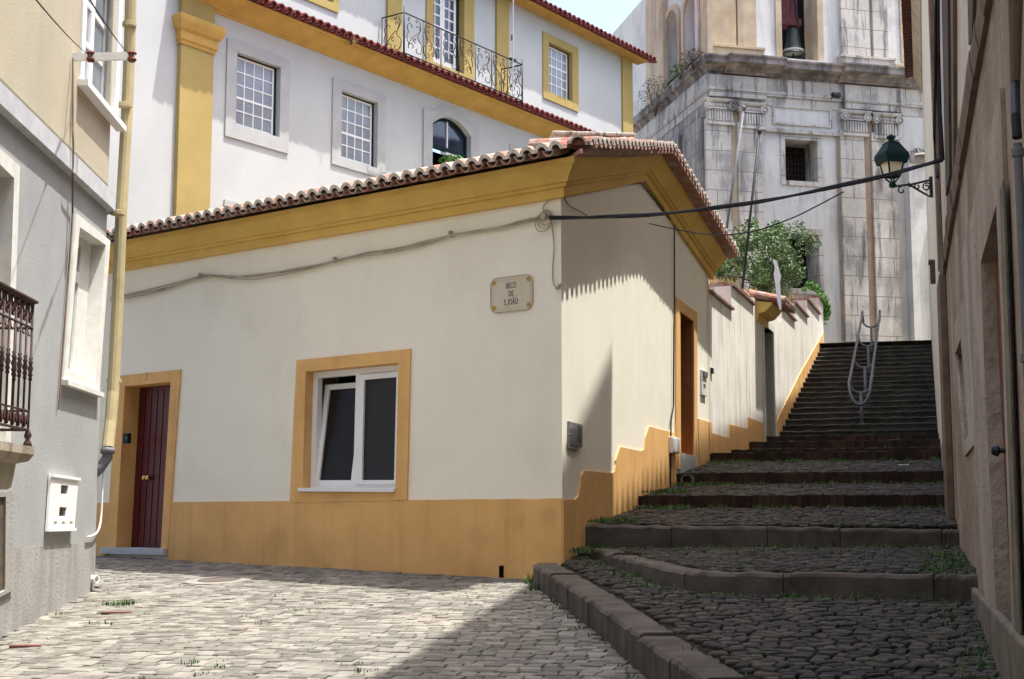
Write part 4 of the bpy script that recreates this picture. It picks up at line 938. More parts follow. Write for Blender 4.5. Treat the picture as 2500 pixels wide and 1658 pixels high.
# brown string course and end pilaster
sc = [(2414, 62), (2383, 222), (2347, 402), (2311, 598), (2305, 660)]
zsc = sum(RN.hit(x, y)[1] for x, y in sc[:4]) / 4
mb = MB(); k = 1.0
while k < TN - .3:
    l = random.uniform(.35, .6); l = min(l, TN - .25 - k); j = random.uniform(-.008, .008)
    mb.loft([[RN.P(t, zsc + z, o) for o, z in ((.001, -.09), (.03 + j, -.09), (.045 + j, 0), (.045 + j, .06), (.001, .07))] for t in (k + .006, k + l - .006)]); k += l
mb.build('string_course', M['rstone'], rb)
mb = MB(); mb.wbox(RN, TN - .95, TN + .02, -.6, zsc - .1, .001, .07); mb.wbox(RN, TN - .35, TN + .02, zsc + .08, 11, .001, .05); mb.build('pilaster', M['rstone'], rb, bevel=.01)
mb = MB(); bp = RQ([(2345, 1345), (2387, 1375), (2400, 1500), (2441, 1615), (2405, 1640), (2340, 1440)])
mb.wbox(RN, 3, TN - .96, -1.0, EYE - .50, .001, .05); mb.build('plinth', M['jamb'], rb, bevel=.015)
# far building up the steps
fb = root('stair_building', RF.P(24, 2), 'narrow strip of cream shaded house rising beside the upper steps', 'house')
OV = .38
_p = F2.px(1640, 1165); _k = ((RF.O - _p).dot(RF.n) + OV) / SUN.dot(RF.n)
ZEV = _p.z + _k * SUN.z - .03; TF = (ZEV + .05 - EYE) / .317 / RF.d.y; print('eave', ZEV, TF)
mb = MB(); mb.loft([[RF.P(TN + .3, 0, 0), RF.P(TN + .3, 0, -7), RF.P(TF - .2, 2, -7), RF.P(TF - .2, 2, 0)], [RF.P(TN + .3, ZEV, 0), RF.P(TN + .3, ZEV, -7), RF.P(TF - .2, ZEV, -7), RF.P(TF - .2, ZEV, 0)]]); mb.build('wall', M['fwall'], fb)
mb = MB(); tiles(mb, RF.P(TN - .2, ZEV + .05, OV), RF.P(TF, ZEV + .05, OV), -RF.n * 3.4 + Vector((0, 0, .8)), .22, .095, seg=5)
mb.face([RF.P(TN, ZEV + .02, OV - .06), RF.P(TF - .1, ZEV + .02, OV - .06), RF.P(TF - .1, ZEV + .9, -3), RF.P(TN, ZEV + .9, -3)])
mb.build('roof', [M['redshut'], M['redshut']], fb, weld=False)
mb = MB(); mb.wbox(RF, TN + .31, TF - .25, 1.0, 2.5, .001, .03); mb.wbox(RF, TF - .19, 36.5, 3.5, 7.6, -.5, 0); mb.build('plinth', M['rpale'], fb)

mb = MB(); mb.loft([[RF.P(t, ZEV + z, o) for o, z in ((.001, -.5), (.03, -.5), (.05, -.35), (.14, -.2), (.20, -.06), (.20, -.01), (.001, -.01))] for t in (TN + .3, TF - .25)]); mb.build('cornice', M['churchtan'], fb)
# ================================================================== church
ch = root('church', CF.P(2, ZTOP), 'weathered stone church tower with fluted pilasters, broken cornice and an open belfry', 'church')
CR = lambda *a, o=0: CF.rect(*a, o=o)
def cbox(name, m, x0, y0, x1, y1, o0, o1, parent=None, bevel=0, mbx=None):
    t0, t1, za, zb = CR(x0, y0, x1, y1, o=o1)
    if mbx is not None: mbx.wbox(CF, t0, t1, za, zb, o0, o1); return
    mb = MB(); mb.wbox(CF, t0, t1, za, zb, o0, o1); return mb.build(name, m, parent or ch, bevel=bevel)
zcn = CF.hit(1900, 195)[1]; tE = CF.hit(2330, 300)[0]; tS = -0.0
W1 = rq(CR(1916, 342, 1995.5, 443.5)); W2 = rq(CR(1921, 572, 1999, 705))
mb = MB(); mb.prism(CF, [(0.02, ZTOP - .5), (tE, ZTOP - .5), (tE, zcn), (0.02, zcn)], -.8, 0, holes=[W1, W2])
mb.build('wall', M['churchwhite'], ch)
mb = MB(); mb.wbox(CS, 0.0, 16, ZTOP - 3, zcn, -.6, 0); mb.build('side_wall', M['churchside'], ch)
def cwin(W_, ox0, oy0, ox1, oy1, nx, ny):
    o_ = rq(CR(ox0, oy0, ox1, oy1)); a = frame(CF, o_, shrink(W_, .004), -.72, .035, M['church'], ch, 'window')
    mb = MB(); mb.prism(CF, shrink(W_, .01), -.80, -.72); mb.build('pane', M['glassdark'], a)
    mb = MB(); q = shrink(W_, .02)
    for k in range(1, nx): t = q[0][0] + (q[1][0] - q[0][0]) * k / nx; mb.tube([CF.P(t, q[2][1], -.68), CF.P(t, q[0][1], -.68)], .012, 5)
    for k in range(1, ny): z = q[2][1] + (q[0][1] - q[2][1]) * k / ny; mb.tube([CF.P(q[0][0], z, -.68), CF.P(q[1][0], z, -.68)], .012, 5)
    mb.build('grille', M['rustiron'], a)
cwin(W1, 1905.5, 332, 2005.7, 453.7, 9, 7); cwin(W2, 1908, 559, 2010, 720, 9, 9)
# pilaster pairs with capitals
def pair(xa, xb, xc, xd, yct, ycb, slope):
    cbox('recess_strip', M['rstrip' if xa > 1900 else 'churchtan'], xb, yct, xc, 832, .001, .06)
    for x0, x1, dy in ((xa, xb, 0), (xc, xd, slope)):
        p = cbox('pilaster', M['church'], x0, ycb + dy - 8, x1, 834, .001, .13)
        t0, t1, zn, _ = CR(x0, ycb + dy, x1, ycb + dy + 4, o=.13); zt_ = CF.hit((x0 + x1) / 2, yct + dy, .13)[1]; h = zt_ - zn; w_ = t1 - t0
        mb = MB(); mb.wbox(CF, t0 - .03, t1 + .03, zn - .02, zn + .05, .001, .19)
        mb.wbox(CF, t0, t1, zn + .05, zn + h * .60, .001, .15)
        n = 9
        for k in range(n): tk = t0 + w_ * (k + .5) / n; mb.wbox(CF, tk - w_ / n * .30, tk + w_ / n * .30, zn + .09, zn + h * .56, .15, .185)
        mb.wbox(CF, t0 - .02, t1 + .02, zn + h * .60, zn + h * .66, .001, .19)
        mb.wbox(CF, t0 - .02, t1 + .02, zn + h * .66, zn + h * .84, .001, .17)
        for k in range(7): tk = t0 + w_ * (k + .5) / 7; mb.lathe(CF.P(tk, zn + h * .74, .15), [(.03, 0), (.04, .03), (.02, .06)], 7, CF.n)
        mb.loft([[CF.P(t, z, o) for t, o in ((t0 - d, 0), (t1 + d, 0), (t1 + d, .15 + d), (t0 - d, .15 + d))] for z, d in ((zn + h * .86, .03), (zn + h * .9, .08), (zn + h * .97, .10), (zn + h, .10))])
        for t in (t0 + .02, t1 - .02):
            mb.lathe(CF.P(t, zn + h * .73, .10), [(h * .17, 0), (h * .17, .14), (h * .13, .14), (h * .12, .12), (h * .08, .12), (h * .07, .15), (0.01, .15)], 14, CF.n)
        mb.build('capital', M['church'], p)
pair(1728, 1789, 1806, 1865, 243, 299, 10); pair(2059, 2117, 2136, 2195, 272, 327, 7)
cbox('recess_strip', M['rstrip'], 2050, 330, 2058.5, 832, .001, .05)  # narrow brown strip along the left edge of the pilaster
# side pilasters
for a, b in ((.15, 1.5), (2.0, 3.2), (6.5, 7.6)):
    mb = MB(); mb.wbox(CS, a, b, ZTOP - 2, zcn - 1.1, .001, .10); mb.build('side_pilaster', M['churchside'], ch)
# bands below the cornice
mb = MB()
def band(za, zb, o):
    mb.wbox(CF, .0, tE, za, zb, .001, o); mb.wbox(CS, .0, 16, za, zb, .001, o * .6)
zar = CF.hit(1960, 264)[1]
band(zar, zar + .22, .03); band(zar + .22, zar + .30, .07); band(zar + .30, zcn - .42, .04); band(zcn - .42, zcn - .34, .09); band(zcn - .34, zcn, .05)
mb.build('frieze', M['church'], ch)
for xa, xd in ((1728, 1866), (2056, 2197)):
    mb = MB()
    t0, t1 = CF.hit(xa, 230)[0], CF.hit(xd, 240)[0]
    za = CF.hit((xa + xd) / 2, 243 if xa < 1900 else 274, .13)[1]
    mb.wbox(CF, t0, t1, za + .05, za + .22, .05, .15); mb.wbox(CF, t0 - .02, t1 + .02, za + .22, za + .29, .04, .19); mb.wbox(CF, t0, t1, za + .29, zcn - .03, .05, .16)
    mb.build('pilaster_frieze', M['church'], ch, bevel=.01)
# string under the frieze and a framed panel
mb = MB(); t0, t1 = CF.hit(1866, 320)[0], CF.hit(2050, 330)[0]; zz = CF.hit(1960, 324)[1]; mb.wbox(CF, t0, t1, zz - .05, zz + .05, .001, .09)
q = rq(CR(1885, 262, 2030, 308)); mb.prism(CF, q, .001, .045, holes=[sq(q, .04, .1, .96, .9)]); mb.build('string_course', M['church'], ch)
cp = [(0, 0), (.06, 0), (.07, .05), (.12, .07), (.16, .13), (.26, .17), (.42, .19), (.45, .20), (.45, .30), (.50, .36), (.50, .40), (.1, .45), (0, .45)]
m3 = CF.n + CS.n * .35
def csweep(nodes, name, extra=0):
    mb = MB(); mb.loft([[p + m_ * (o + (extra if o > .05 else 0)) + Vector((0, 0, z)) for o, z in cp] for p, m_ in nodes]); return mb.build(name, M['corn'], ch)
csweep([(CS.P(16, zcn), CS.n * .6), (CF.P(0, zcn), m3), (CF.P(tE, zcn), CF.n)], 'cornice')
for xa, xd in ((1762, 1898), (2040, 2222)):
    t0, t1 = CF.hit(xa, 190)[0], CF.hit(xd, 200)[0]; csweep([(CF.P(t0, zcn + .012), CF.n), (CF.P(t1, zcn + .012), CF.n)], 'cornice_break', .14)
# upper stage
zu0 = zcn + .43; zu1 = CF.hit(1900, -160)[1]; UB = -.12
opn = [CF.hit(1905, 147, UB), CF.hit(1905, -130, UB), CF.hit(1993, -130, UB), CF.hit(1993, 150, UB)]
ot0, ot1 = (opn[0][0] + opn[1][0]) / 2, (opn[2][0] + opn[3][0]) / 2; oz = (opn[0][1] + opn[3][1]) / 2
r0, r1, rz0, rz1 = CF.rect(2203, -120, 2262, 155, UB)
mb = MB(); mb.prism(CF, [(0.05, zu0), (tE, zu0), (tE, zu1), (.05, zu1)], UB - .75, UB, holes=[[(ot0, oz), (ot0, zu1 - .3), (ot1, zu1 - .3), (ot1, oz)], [(r0, rz0), (r0, zu1 - .2), (r1, zu1 - .2), (r1, rz0)]])
mb.build('belfry_wall', M['churchwhite'], ch)
mb = MB(); mb.wbox(CF, ot0 - 1.2, ot1 + 1.2, oz - .2, zu1, -3.2, -3.0); mb.build('belfry_back', M['dark'], ch)
for t in (ot0, ot1):
    mb = MB(); s_ = -1 if t == ot0 else 1
    mb.prism(CF, [(t - .004 * s_, oz), (t + .16 * s_, oz), (t + .16 * s_, zu1 - .3), (t - .004 * s_, zu1 - .3)], UB + .001, UB + .05)
    mb.wbox(CF, min(t, t - .006 * s_), max(t, t - .006 * s_), oz, zu1 - .3, UB - .74, UB + .0)
    mb.build('belfry_jamb', M['churchtan'], ch)
mb = MB(); mb.wbox(CF, r0 - .10, r0, rz0, zu1 - .3, UB + .001, UB + .04)
mb.build('belfry_jamb', M['churchtan'], ch)
mb = MB(); mb.wbox(CF, r0, r1, rz0, zu1 - .2, UB - .6, UB - .55); mb.build('shutter', M['redshut'], ch)
for x0, x1, m in ((1733, 1797, 'churchtan'), (1802, 1848, 'churchtan'), (2054, 2123, 'church'), (2131, 2168, 'church')):
    t0, t1 = CF.hit(x0, 60, 0)[0], CF.hit(x1, 60, 0)[0]; mb = MB(); mb.wbox(CF, t0, t1, zu0, zu1, UB + .001, .0 if x0 != 1802 else -.03); mb.build('belfry_pilaster', M[m], ch, bevel=.01)
for x0, y0, x1, m, o in ((1729, 114, 1866, 'churchtan', .10), (1873, 147, 2016, 'churchwhite', .04), (2054, 140, 2185, 'church', .10), (2187, 163, 2290, 'churchtan', .05)):
    t0, t1 = CF.hit(x0, y0 + 20, o)[0], CF.hit(x1, y0 + 20, o)[0]; zt_ = CF.hit((x0 + x1) / 2, y0, o)[1]
    mb = MB(); mb.wbox(CF, t0, t1, zu0 - .02, zt_ - .04, UB + .002, o); mb.wbox(CF, t0 - .02, t1 + .02, zt_ - .04, zt_ + .02, UB + .002, o + .04); mb.build('pedestal', M[m], ch)
# side of the upper stage with two blind arches
SU = -.05
mb = MB(); ars = []
for xa, xb, yt, yb in ((1626, 1658, 26, 150), (1673, 1708, -20, 140)):
    a0, a1 = CS.hit(xb, 100, SU)[0], CS.hit(xa, 100, SU)[0]; zt_ = CS.hit((xa + xb) / 2, yt, SU)[1]; zb_2 = zu0 + .25; rd = (a1 - a0) / 2
    rise = min(rd, .8); ars.append([(a0, zb_2)] + [(a0 + rd - rd * math.cos(math.pi * k / 12), zt_ - rise + rise * math.sin(math.pi * k / 12)) for k in range(13)] + [(a1, zb_2)])
mb.prism(CS, [(0.05, zu0), (16, zu0), (16, zu1), (.05, zu1)], -.5, SU, holes=ars); mb.build('belfry_side', M['churchwhite'], ch)
mb = MB()
for A in ars:
    cxm = (A[0][0] + A[-1][0]) / 2; mb.prism(CS, [(cxm + (t - cxm) * 1.28, z + (.14 if z > zu0 + .3 else 0)) for t, z in A], SU + .001, SU + .06, holes=[A])
mb.build('arch_surround', M['churchtan'], ch)
mb = MB(); mb.wbox(CS, .3, 15, zu0, zu1, -.42, -.38); mb.build('arch_back', M['purple'], ch)
for xa, xb in ((1580, 1604), (1604.5, 1622), (1714, 1731)):
    a0, a1 = CS.hit(xb, 80, SU + .1)[0], CS.hit(xa, 80, SU + .1)[0]; mb = MB(); mb.wbox(CS, a0, a1, zu0, zu1, SU + .001, SU + .14); mb.build('belfry_pilaster', M['churchtan'], ch)
# pier with a weathered cap beside the lamp, and a rainwater pipe
pr = cbox('pier', M['churchwhite'], 2226, 392, 2290, 832, .001, .30)
t0, t1, za, zb = CR(2222, 381, 2294, 398, o=.34); mb = MB(); mb.wbox(CF, t0, t1, za, zb, .001, .36); mb.lathe(CF.P((t0 + t1) / 2, zb, .16), [(.38, 0), (.30, .06), (.12, .12)], 10); mb.build('pier_cap', M['corn'], pr)
mb = MB(); mb.tube([CF.px(2268, 560, .36), CF.px(2275, 700, .36), CF.px(2280, 830, .36)], .035, 8); mb.build('downpipe', M['zinc'], ch)
# bell and its headstock
bc = CF.px(1936, 105, -.55); zb0 = CF.hit(1936, 137, -.55)[1]; zb1 = CF.hit(1936, 66, -.55)[1]; H_ = zb1 - zb0; rb_ = .335
be = root('bell', (bc.x, bc.y, zb0), 'dark bronze bell with pale rim hanging in the belfry opening', 'bell')
pf = [(rb_ * .93, 0), (rb_, .0), (rb_ * .98, .05), (rb_ * .80, .17), (rb_ * .66, .32), (rb_ * .56, .5), (rb_ * .5, .72), (rb_ * .46, .88), (rb_ * .38, .96), (rb_ * .1, 1.0)]
mb = MB(); mb.lathe((bc.x, bc.y, zb0), [(rb_ * .6, H_ * .3), (rb_ * .9, .01)] + [(r, z * H_) for r, z in pf], 28); mb.build('body', M['bell'], be, smooth=True)
mb = MB(); mb.lathe((bc.x, bc.y, zb0), [(rb_ * .92, H_ * .10), (rb_ * .83, H_ * .19)], 28); mb.build('band', M['bellband'], be, smooth=True)
mb = MB(); mb.tube([(bc.x, bc.y, zb0 + H_ * .9), (bc.x, bc.y, zb0 - .04)], .018, 6); mb.lathe((bc.x, bc.y, zb0 - .08), [(.01, 0), (.05, .04), (.03, .1)], 8); mb.build('clapper', M['iron'], be)
mb = MB(); mb.wbox(CF, ot0 + .01, ot0 + .62, zb1 + .04, zb1 + .9, -.72, -.38); mb.wbox(CF, ot0 + .01, ot1 - .32, zb1 - .02, zb1 + .18, -.74, -.36); mb.build('headstock', M['headstock'], be, bevel=.02)
mb = MB(); mb.tube([(bc.x, bc.y, zb1 - .02), (bc.x, bc.y, zb1 + .9)], .05, 8)
for dx in (-.12, .12): mb.tube([(bc.x + dx, bc.y - .19, zb1 + .02), (bc.x + dx * .3, bc.y - .2, zb1 + .85)], .02, 6)
mb.build('strap', M['iron'], be)
# floodlight under the cornice
fp = CF.px(2041, 233, .35); fl_ = root('floodlight', fp, 'small black floodlight fixed under the church cornice', 'lamp')
mb = MB(); mb.lathe(fp + CF.d * .10, [(.06, 0), (.085, .02), (.085, .2), (.05, .24)], 12, -CF.d + CF.n * .2); mb.build('housing', M['iron'], fl_, smooth=False)
mb = MB(); mb.tube([fp, fp - CF.n * .34], .018, 6); mb.build('bracket', M['iron'], fl_)

# ================================================================== foliage
def leafset(mb, c, r, n, s, flat=0.0, asp=.5):
    c = Vector(c)
    for _ in range(n):
        while True:
            p = Vector((random.uniform(-1, 1), random.uniform(-1, 1), random.uniform(-1, 1)))
            if .15 < p.length < 1: break
        if p.length < .55 and random.random() < .5: p = p.normalized() * random.uniform(.6, 1)
        q = c + Vector((p.x * r[0], p.y * r[1], p.z * r[2]))
        d = Vector((random.gauss(0, 1), random.gauss(0, 1), random.gauss(-.2, .7))).normalized(); u = d.orthogonal().normalized(); u = (u * random.uniform(-1, 1) + d.cross(u) * random.uniform(-1, 1)).normalized()
        L = s * random.uniform(.6, 1.3); w_ = L * asp; k = d.cross(u) * L * .12
        mb.face([q - d * L / 2, q + u * w_ / 2 + k, q + d * L / 2, q - u * w_ / 2 + k])
def blade(mb, p, h, lean, wd=.006):
    a = random.uniform(0, 6.28); d = Vector((math.cos(a), math.sin(a), 0)); s_ = Vector((-d.y, d.x, 0)) * wd
    m_ = p + d * lean * .35 + Vector((0, 0, h * .6)); e = p + d * lean + Vector((0, 0, h * random.uniform(.75, 1)))
    mb.face([p - s_, p + s_, m_ + s_ * .7, m_ - s_ * .7]); mb.face([m_ - s_ * .7, m_ + s_ * .7, e])
GB = Wall(*xy(G.P(0, 0, -1.0)), 18.3, 1)
sb = root('shrub', GB.px(1860, 735), 'bushy green shrub growing up behind the white garden wall', 'shrub')
cl = [(1812, 600, 44, 260), (1862, 572, 42, 260), (1795, 640, 40, 220), (1850, 640, 60, 420), (1915, 612, 46, 300), (1952, 595, 30, 150), (1900, 668, 52, 340), (1945, 662, 36, 200), (1985, 668, 20, 90), (1820, 690, 50, 300), (1870, 705, 46, 260), (1760, 668, 26, 110), (1960, 700, 40, 220), (1895, 552, 12, 22), (1840, 548, 20, 50), (1925, 575, 14, 30), (1965, 640, 16, 30)]
mb = MB(); tk = MB(); base = GB.px(1862, 745)
tk.tube([base - Vector((0, 0, .8)), base, GB.px(1865, 700)], [.06, .05, .04], 7)
for i, (x, y, r, n) in enumerate(cl):
    off = random.uniform(-.35, .35); c = GB.px(x, y, off); k = r / 3498 * c.y
    for j in range(7):
        e = Vector((random.gauss(0, .55), random.gauss(0, .5), random.gauss(0, .5))) * k; f = random.uniform(.3, .75)
        leafset(mb, c + e, (k * f, k * f, k * f * .9), int(n * f * 1.5), random.uniform(.06, .095))
    tk.tube(bez([tuple(GB.px(1865, 700)), tuple(GB.px((x + 1865) / 2, (y + 690) / 2, off * .5)), tuple(c)], 4), [.03 - .0022 * q for q in range(9)], 5)
mb.build('crown', M['leaf'], sb, weld=False); tk.build('trunk', M['wood'], sb)
iv = root('creeper', G.P(segs[-1][1], segs[-1][2] - .3), 'dark green creeper trailing over the upper end of the garden wall', 'plant')
mb = MB(); st_ = MB(); path = [(1975, 695), (1995, 705), (2008, 722), (2016, 742), (2019, 760), (2017, 775)]
for x, y in bez(path, 4): c = G.px(x, y, -.08 if x < 2006 else .06); leafset(mb, c, (.10, .14, .10), 60, .06, asp=.7)
for x, y, n in ((2016, 783, 10), (2013, 792, 14), (1985, 690, 50), (1965, 705, 40)): leafset(mb, G.px(x, y, -.1), (.08, .08, .06), n, .06)
st_.tube([G.px(x, y, -.05) for x, y in bez(path, 4)], .010, 5)
mb.build('leaves', M['leafb'], iv, weld=False); st_.build('stem', M['wood'], iv)
mb = MB()
for x0, x1, y0, n, h in ((1728, 1790, 702, 260, .32), (1915, 1945, 738, 150, .34), (1945, 2000, 735, 120, .16), (1760, 1850, 715, 140, .22)):
    for _ in range(n): p = G.px(random.uniform(x0, x1), y0 + random.uniform(-2, 8), -.34 - random.uniform(.02, .5)); blade(mb, p - Vector((0, 0, .1)), random.uniform(.4, 1) * h + .1, random.uniform(.02, .16), .005)
tag(mb.build('dry_grass', M['dry'], weld=False), 'dry yellow grass standing behind the top of the garden wall', 'grass', kind='stuff')
def bush(name, pos, r, n, m, lab, s=.09, asp=.25):
    b = root(name, pos, lab, 'plant'); mb = MB(); leafset(mb, pos, r, n, s, asp=asp); mb.build('foliage', M[m], b, weld=False)
    mb = MB(); [mb.tube([Vector(pos) - Vector((0, 0, r[2])), Vector(pos) + Vector((random.uniform(-.6, .6) * r[0], random.uniform(-.6, .6) * r[1], r[2] * .6))], .008, 4) for _ in range(9)]; mb.build('stem', M['wood'], b)
bush('dry_bush', CS.px(1693, 146, .25), (.42, .5, .28), 420, 'drybush', 'dry brown scrub on the church cornice below the blind arches')
bush('cornice_weed', CS.px(1660, 176, .28), (.30, .5, .22), 320, 'leaf', 'dark green weeds rooted in the side cornice of the church')
bush('dry_bush', CS.px(1600, 238, .25), (.5, 1.2, .55), 620, 'drybush', 'large patch of brown scrub at the far end of the church cornice')
bush('dry_tuft', WB.px(858, 98, .45), (.12, .12, .09), 90, 'dry', 'straw coloured tuft growing on the lower red tile eave', .10, .1)
bush('pot_plant', WB.px(1105, 394, .22), (.30, .18, .14), 420, 'leafb', 'bright green leafy plant on the sill of the arched window', .07, .6)
bush('dry_tuft', CF.px(2246, 372, .2), (.3, .2, .12), 130, 'drybush', 'dry tuft sprouting on the weathered pier cap beside the lamp', .10, .15)

# ================================================================== poles, stake, handrail
FW = lambda Y: Wall(0, Y, 90, 1)
def pole(Y, top, bot, r, m, lab):
    P_ = FW(Y); a, b = P_.px(*top), P_.px(*bot); o = root('flagpole', b, lab, 'pole'); mb = MB(); mb.tube([b - (a - b) * .15, a], r, 8); mb.build('shaft', M[m], o, smooth=True)
    mb = MB(); mb.lathe(a, [(r * 1.1, -.02), (r * 1.9, .01), (r * 1.9, .04), (r * .6, .07)], 8); mb.build('cap', M[m], o)
pole(24.5, (1854, 324), (1811, 715), .023, 'iron', 'thin dark green pole leaning up through the shrub'); pole(27, (1816, 266), (1762, 640), .026, 'zinc', 'slim grey pole leaning in front of the church pilaster')
P_ = FW(23.2); o = root('stake', P_.px(1906, 760), 'ragged white board standing up beside the gate canopy', 'board')
mb = MB(); L_ = [(1886, 632), (1892, 655), (1889, 668), (1893, 700), (1897, 730), (1903, 757)]; Rr_ = [(1896, 636), (1903, 660), (1907, 675), (1904, 690), (1907, 725), (1908, 757)]
mb.loft([[P_.px(*a, .02), P_.px(*b, .02), P_.px(*b, -.02), P_.px(*a, -.02)] for a, b in zip(L_, Rr_)]); mb.build('plank', M['whitepaint'], o)
# handrail standing on the flight
def onstep(x, y):                              # point of the flight under a photo point
    r = ray(x, y); best = None
    for L, z in up:
        k = (z - EYE) / r.z if abs(r.z) > 1e-6 else -1
        if k <= 0: continue
        p = CAM + r * k; ax = E.cross(Vector((0, 0, 1))) * -1; dd = (p - L).dot(ax)
        if -.06 < dd < .6: best = p if best is None or p.y < best.y else best
    return best
pa = Vector((G.P(T9[0], 0)).to_tuple()); hA = FW(1)
ax = E.cross(Vector((0, 0, 1))) * -1; slope_v = ((up[-1][0] - up[0][0]).dot(ax)); rise = up[-1][1] - up[0][1]; sl = rise / slope_v
r = ray(2094, 1046); dA = up[1][0]; k = ((dA - CAM).dot(ax) + .15) / r.dot(ax); pA = CAM + r * k + E * .08; pA.z = up[1][1]
hr = root('handrail', pA, 'grey double tube handrail with curved ends in the middle of the upper steps', 'handrail')
hh = (FW(pA.y).hit(2090, 962)[1]) - pA.z
def hp(s, e, z): return pA + ax * s + E * e + Vector((0, 0, s * sl + z))
hw = .20; SL = slope_v * .82
mb = MB()
lo = -.55
mid = [(-hw, .0)]
left = [hp(s, -hw, hh + .28) for s in (SL + .15, SL * .6, SL * .3, 0.0, lo + .25)]
rightp = [hp(s, hw, hh + .28) for s in (lo + .25, 0.0, SL * .3, SL * .6, SL + .15)]
bow = [hp(lo + .25 - .30 * math.sin(a), -hw * math.cos(a), hh + .28 - .34 * math.sin(a)) for a in [math.pi * k / 8 for k in range(1, 8)]]
mb.tube(left + bow + rightp, .028, 8)
for sg in (-1, 1): mb.tube([hp(SL + .15, sg * hw, hh + .28), hp(SL + .32, sg * hw, hh + .34), hp(SL + .38, sg * hw, hh + .22), hp(SL + .30, sg * hw * .9, hh + .08)], .028, 8)
mb.build('rail', M['galv'], hr, smooth=True)
for i in range(4):
    s = SL * i / 3; mb = MB()
    mb.tube([hp(s, -hw * math.cos(a), hh + .28 - .26 * math.sin(a) ** .7 if 0 < a < math.pi else hh + .28) for a in [math.pi * k / 10 for k in range(11)]], .022, 7)
    pt = hp(s, 0, hh + .02); idx = min(NS, int((s / slope_v) * NS) + 1); b = Vector((pt.x, pt.y, up[idx][1] - .05)); mb.tube([pt, b], .030, 8); mb.lathe(b + Vector((0, 0, .05)), [(.07, 0), (.07, .012), (.035, .02)], 10); mb.build('post', M['zinc'], hr, smooth=True)

# ================================================================== street lamp on its bracket
LY = 20.0; P_ = FW(LY); lp = P_.px(2180, 455)
la = root('wall_lamp', lp, 'dark green lantern on a scrolled iron bracket above the staircase', 'lamp')
m2 = LY / 3498
def sqr(cx, cz, h, rot=.25):
    h *= .78
    return [Vector((cx + h * 1.414 * math.cos(rot + math.pi / 4 + math.pi / 2 * k), LY + h * 1.414 * math.sin(rot + math.pi / 4 + math.pi / 2 * k), cz)) for k in range(4)]
def lz(y): return P_.hit(2178, y)[1]
cx = lp.x - .005; tilt = 0
mb = MB(); mb.loft([sqr(cx, lz(384), .235), sqr(cx, lz(377), .225), sqr(cx, lz(352), .115), sqr(cx, lz(350), .12), sqr(cx, lz(347), .085), sqr(cx, lz(344), .045)])
mb.lathe((cx, LY, lz(345)), [(.045, 0), (.04, .03), (.07, .05), (.065, .07), (.03, .085), (.02, .10)], 10); mb.build('roof', M['green'], la)
mb = MB(); a, b = sqr(cx, lz(384), .232), sqr(cx, lz(401), .205)
for k in range(4): mb.loft([[a[k], a[(k + 1) % 4], b[(k + 1) % 4], b[k]], [p * .985 + Vector((cx, LY, p.z)) * .015 for p in (a[k], a[(k + 1) % 4], b[(k + 1) % 4], b[k])]])
mb.build('skirt', M['green'], la)
g0, g1 = sqr(cx, lz(384), .175), sqr(cx, lz(431), .105)
mb = MB(); mb.loft([g0, g1], caps=False); mb.build('glass', M['frost'], la)
mb = MB()
for k in range(4): mb.tube([g0[k], g1[k]], .014, 6); mb.tube([g1[k], g1[(k + 1) % 4]], .014, 6); mb.tube([g1[k], (cx, LY, lz(452))], .012, 6)
mb.lathe((cx, LY, lz(459)), [(.02, 0), (.05, .015), (.055, .05), (.03, .08)], 10); mb.build('frame', M['green'], la)
we = P_.hit(2281, 455)[0]; wx = RF.O.x + RF.d.x * (LY / RF.d.y)      # wall face at this depth
mb = MB(); zA_ = lz(455); x0 = cx + .03; x1 = wx
def lp_(pts, r=.011): mb.tube([(x, LY, z) for x, z in pts], r, 6)
lp_([(x0, zA_), (x0 + (x1 - x0) * .45, zA_ + .03), (x1, zA_ + .10)], .016); lp_([(x0 + (x1 - x0) * .4, zA_ + .02), (x0 + (x1 - x0) * .75, zA_ - .10), (x1 - .05, zA_ - .15), (x1, zA_ - .08)], .016)
lp_(spiral((x0 + .10, zA_ - .06), .06, .015, 1.6, 7)); lp_(spiral((x1 - .09, zA_ - .01), .07, .02, 0, 9)); lp_(spiral((x1 - .22, zA_ + .0), .05, .015, 1, 8)); lp_(spiral((x1 - .32, zA_ + .02), .035, .01, 2, 8))
mb.lathe((x1 - .02, LY, zA_ + .0), [(.03, -.16), (.03, .14)], 6); mb.build('bracket', M['iron'], la)

# ================================================================== cables
def sagline(a, b, sag, n=24): return [a.lerp(b, i / n) - Vector((0, 0, 4 * sag * (i / n) * (1 - i / n))) for i in range(n + 1)]
A_ = F1.px(1342, 531, .06); B_ = RN.px(2301, 391, .10)
oc = root('overhead_cable', A_, 'thick black overhead cable crossing the staircase from the cream house', 'cable')
mb = MB()
for j, (dr, sg) in enumerate(((0, .13), (.012, .135), (-.010, .128), (.006, .14))):
    L_ = sagline(A_ + Vector((0, 0, dr)), B_ + Vector((0, dr, dr)), sg); mb.tube([p + Vector((.006 * math.sin(i * .9 + j * 1.7), 0, .006 * math.cos(i * .9 + j * 1.7))) for i, p in enumerate(L_)], .010, 6)
mb.build('strand', M['cable'], oc, smooth=True)
o = root('thin_wire', F2.px(1575, 548, .2), 'thin dark wire hanging in a loop under the thick overhead cable', 'wire')
mb = MB(); _ab = B_ - A_; AW = Wall(A_.x, A_.y, math.degrees(math.atan2(_ab.x, _ab.y)), 1)
mb.tube([Vector(p) for p in bez([tuple(AW.px(x, y)) for x, y in ((1585, 546), (1660, 562), (1740, 573), (1830, 567), (1930, 534), (2000, 500), (2060, 468))], 6)], .006, 5); mb.build('strand', M['cable'], o)
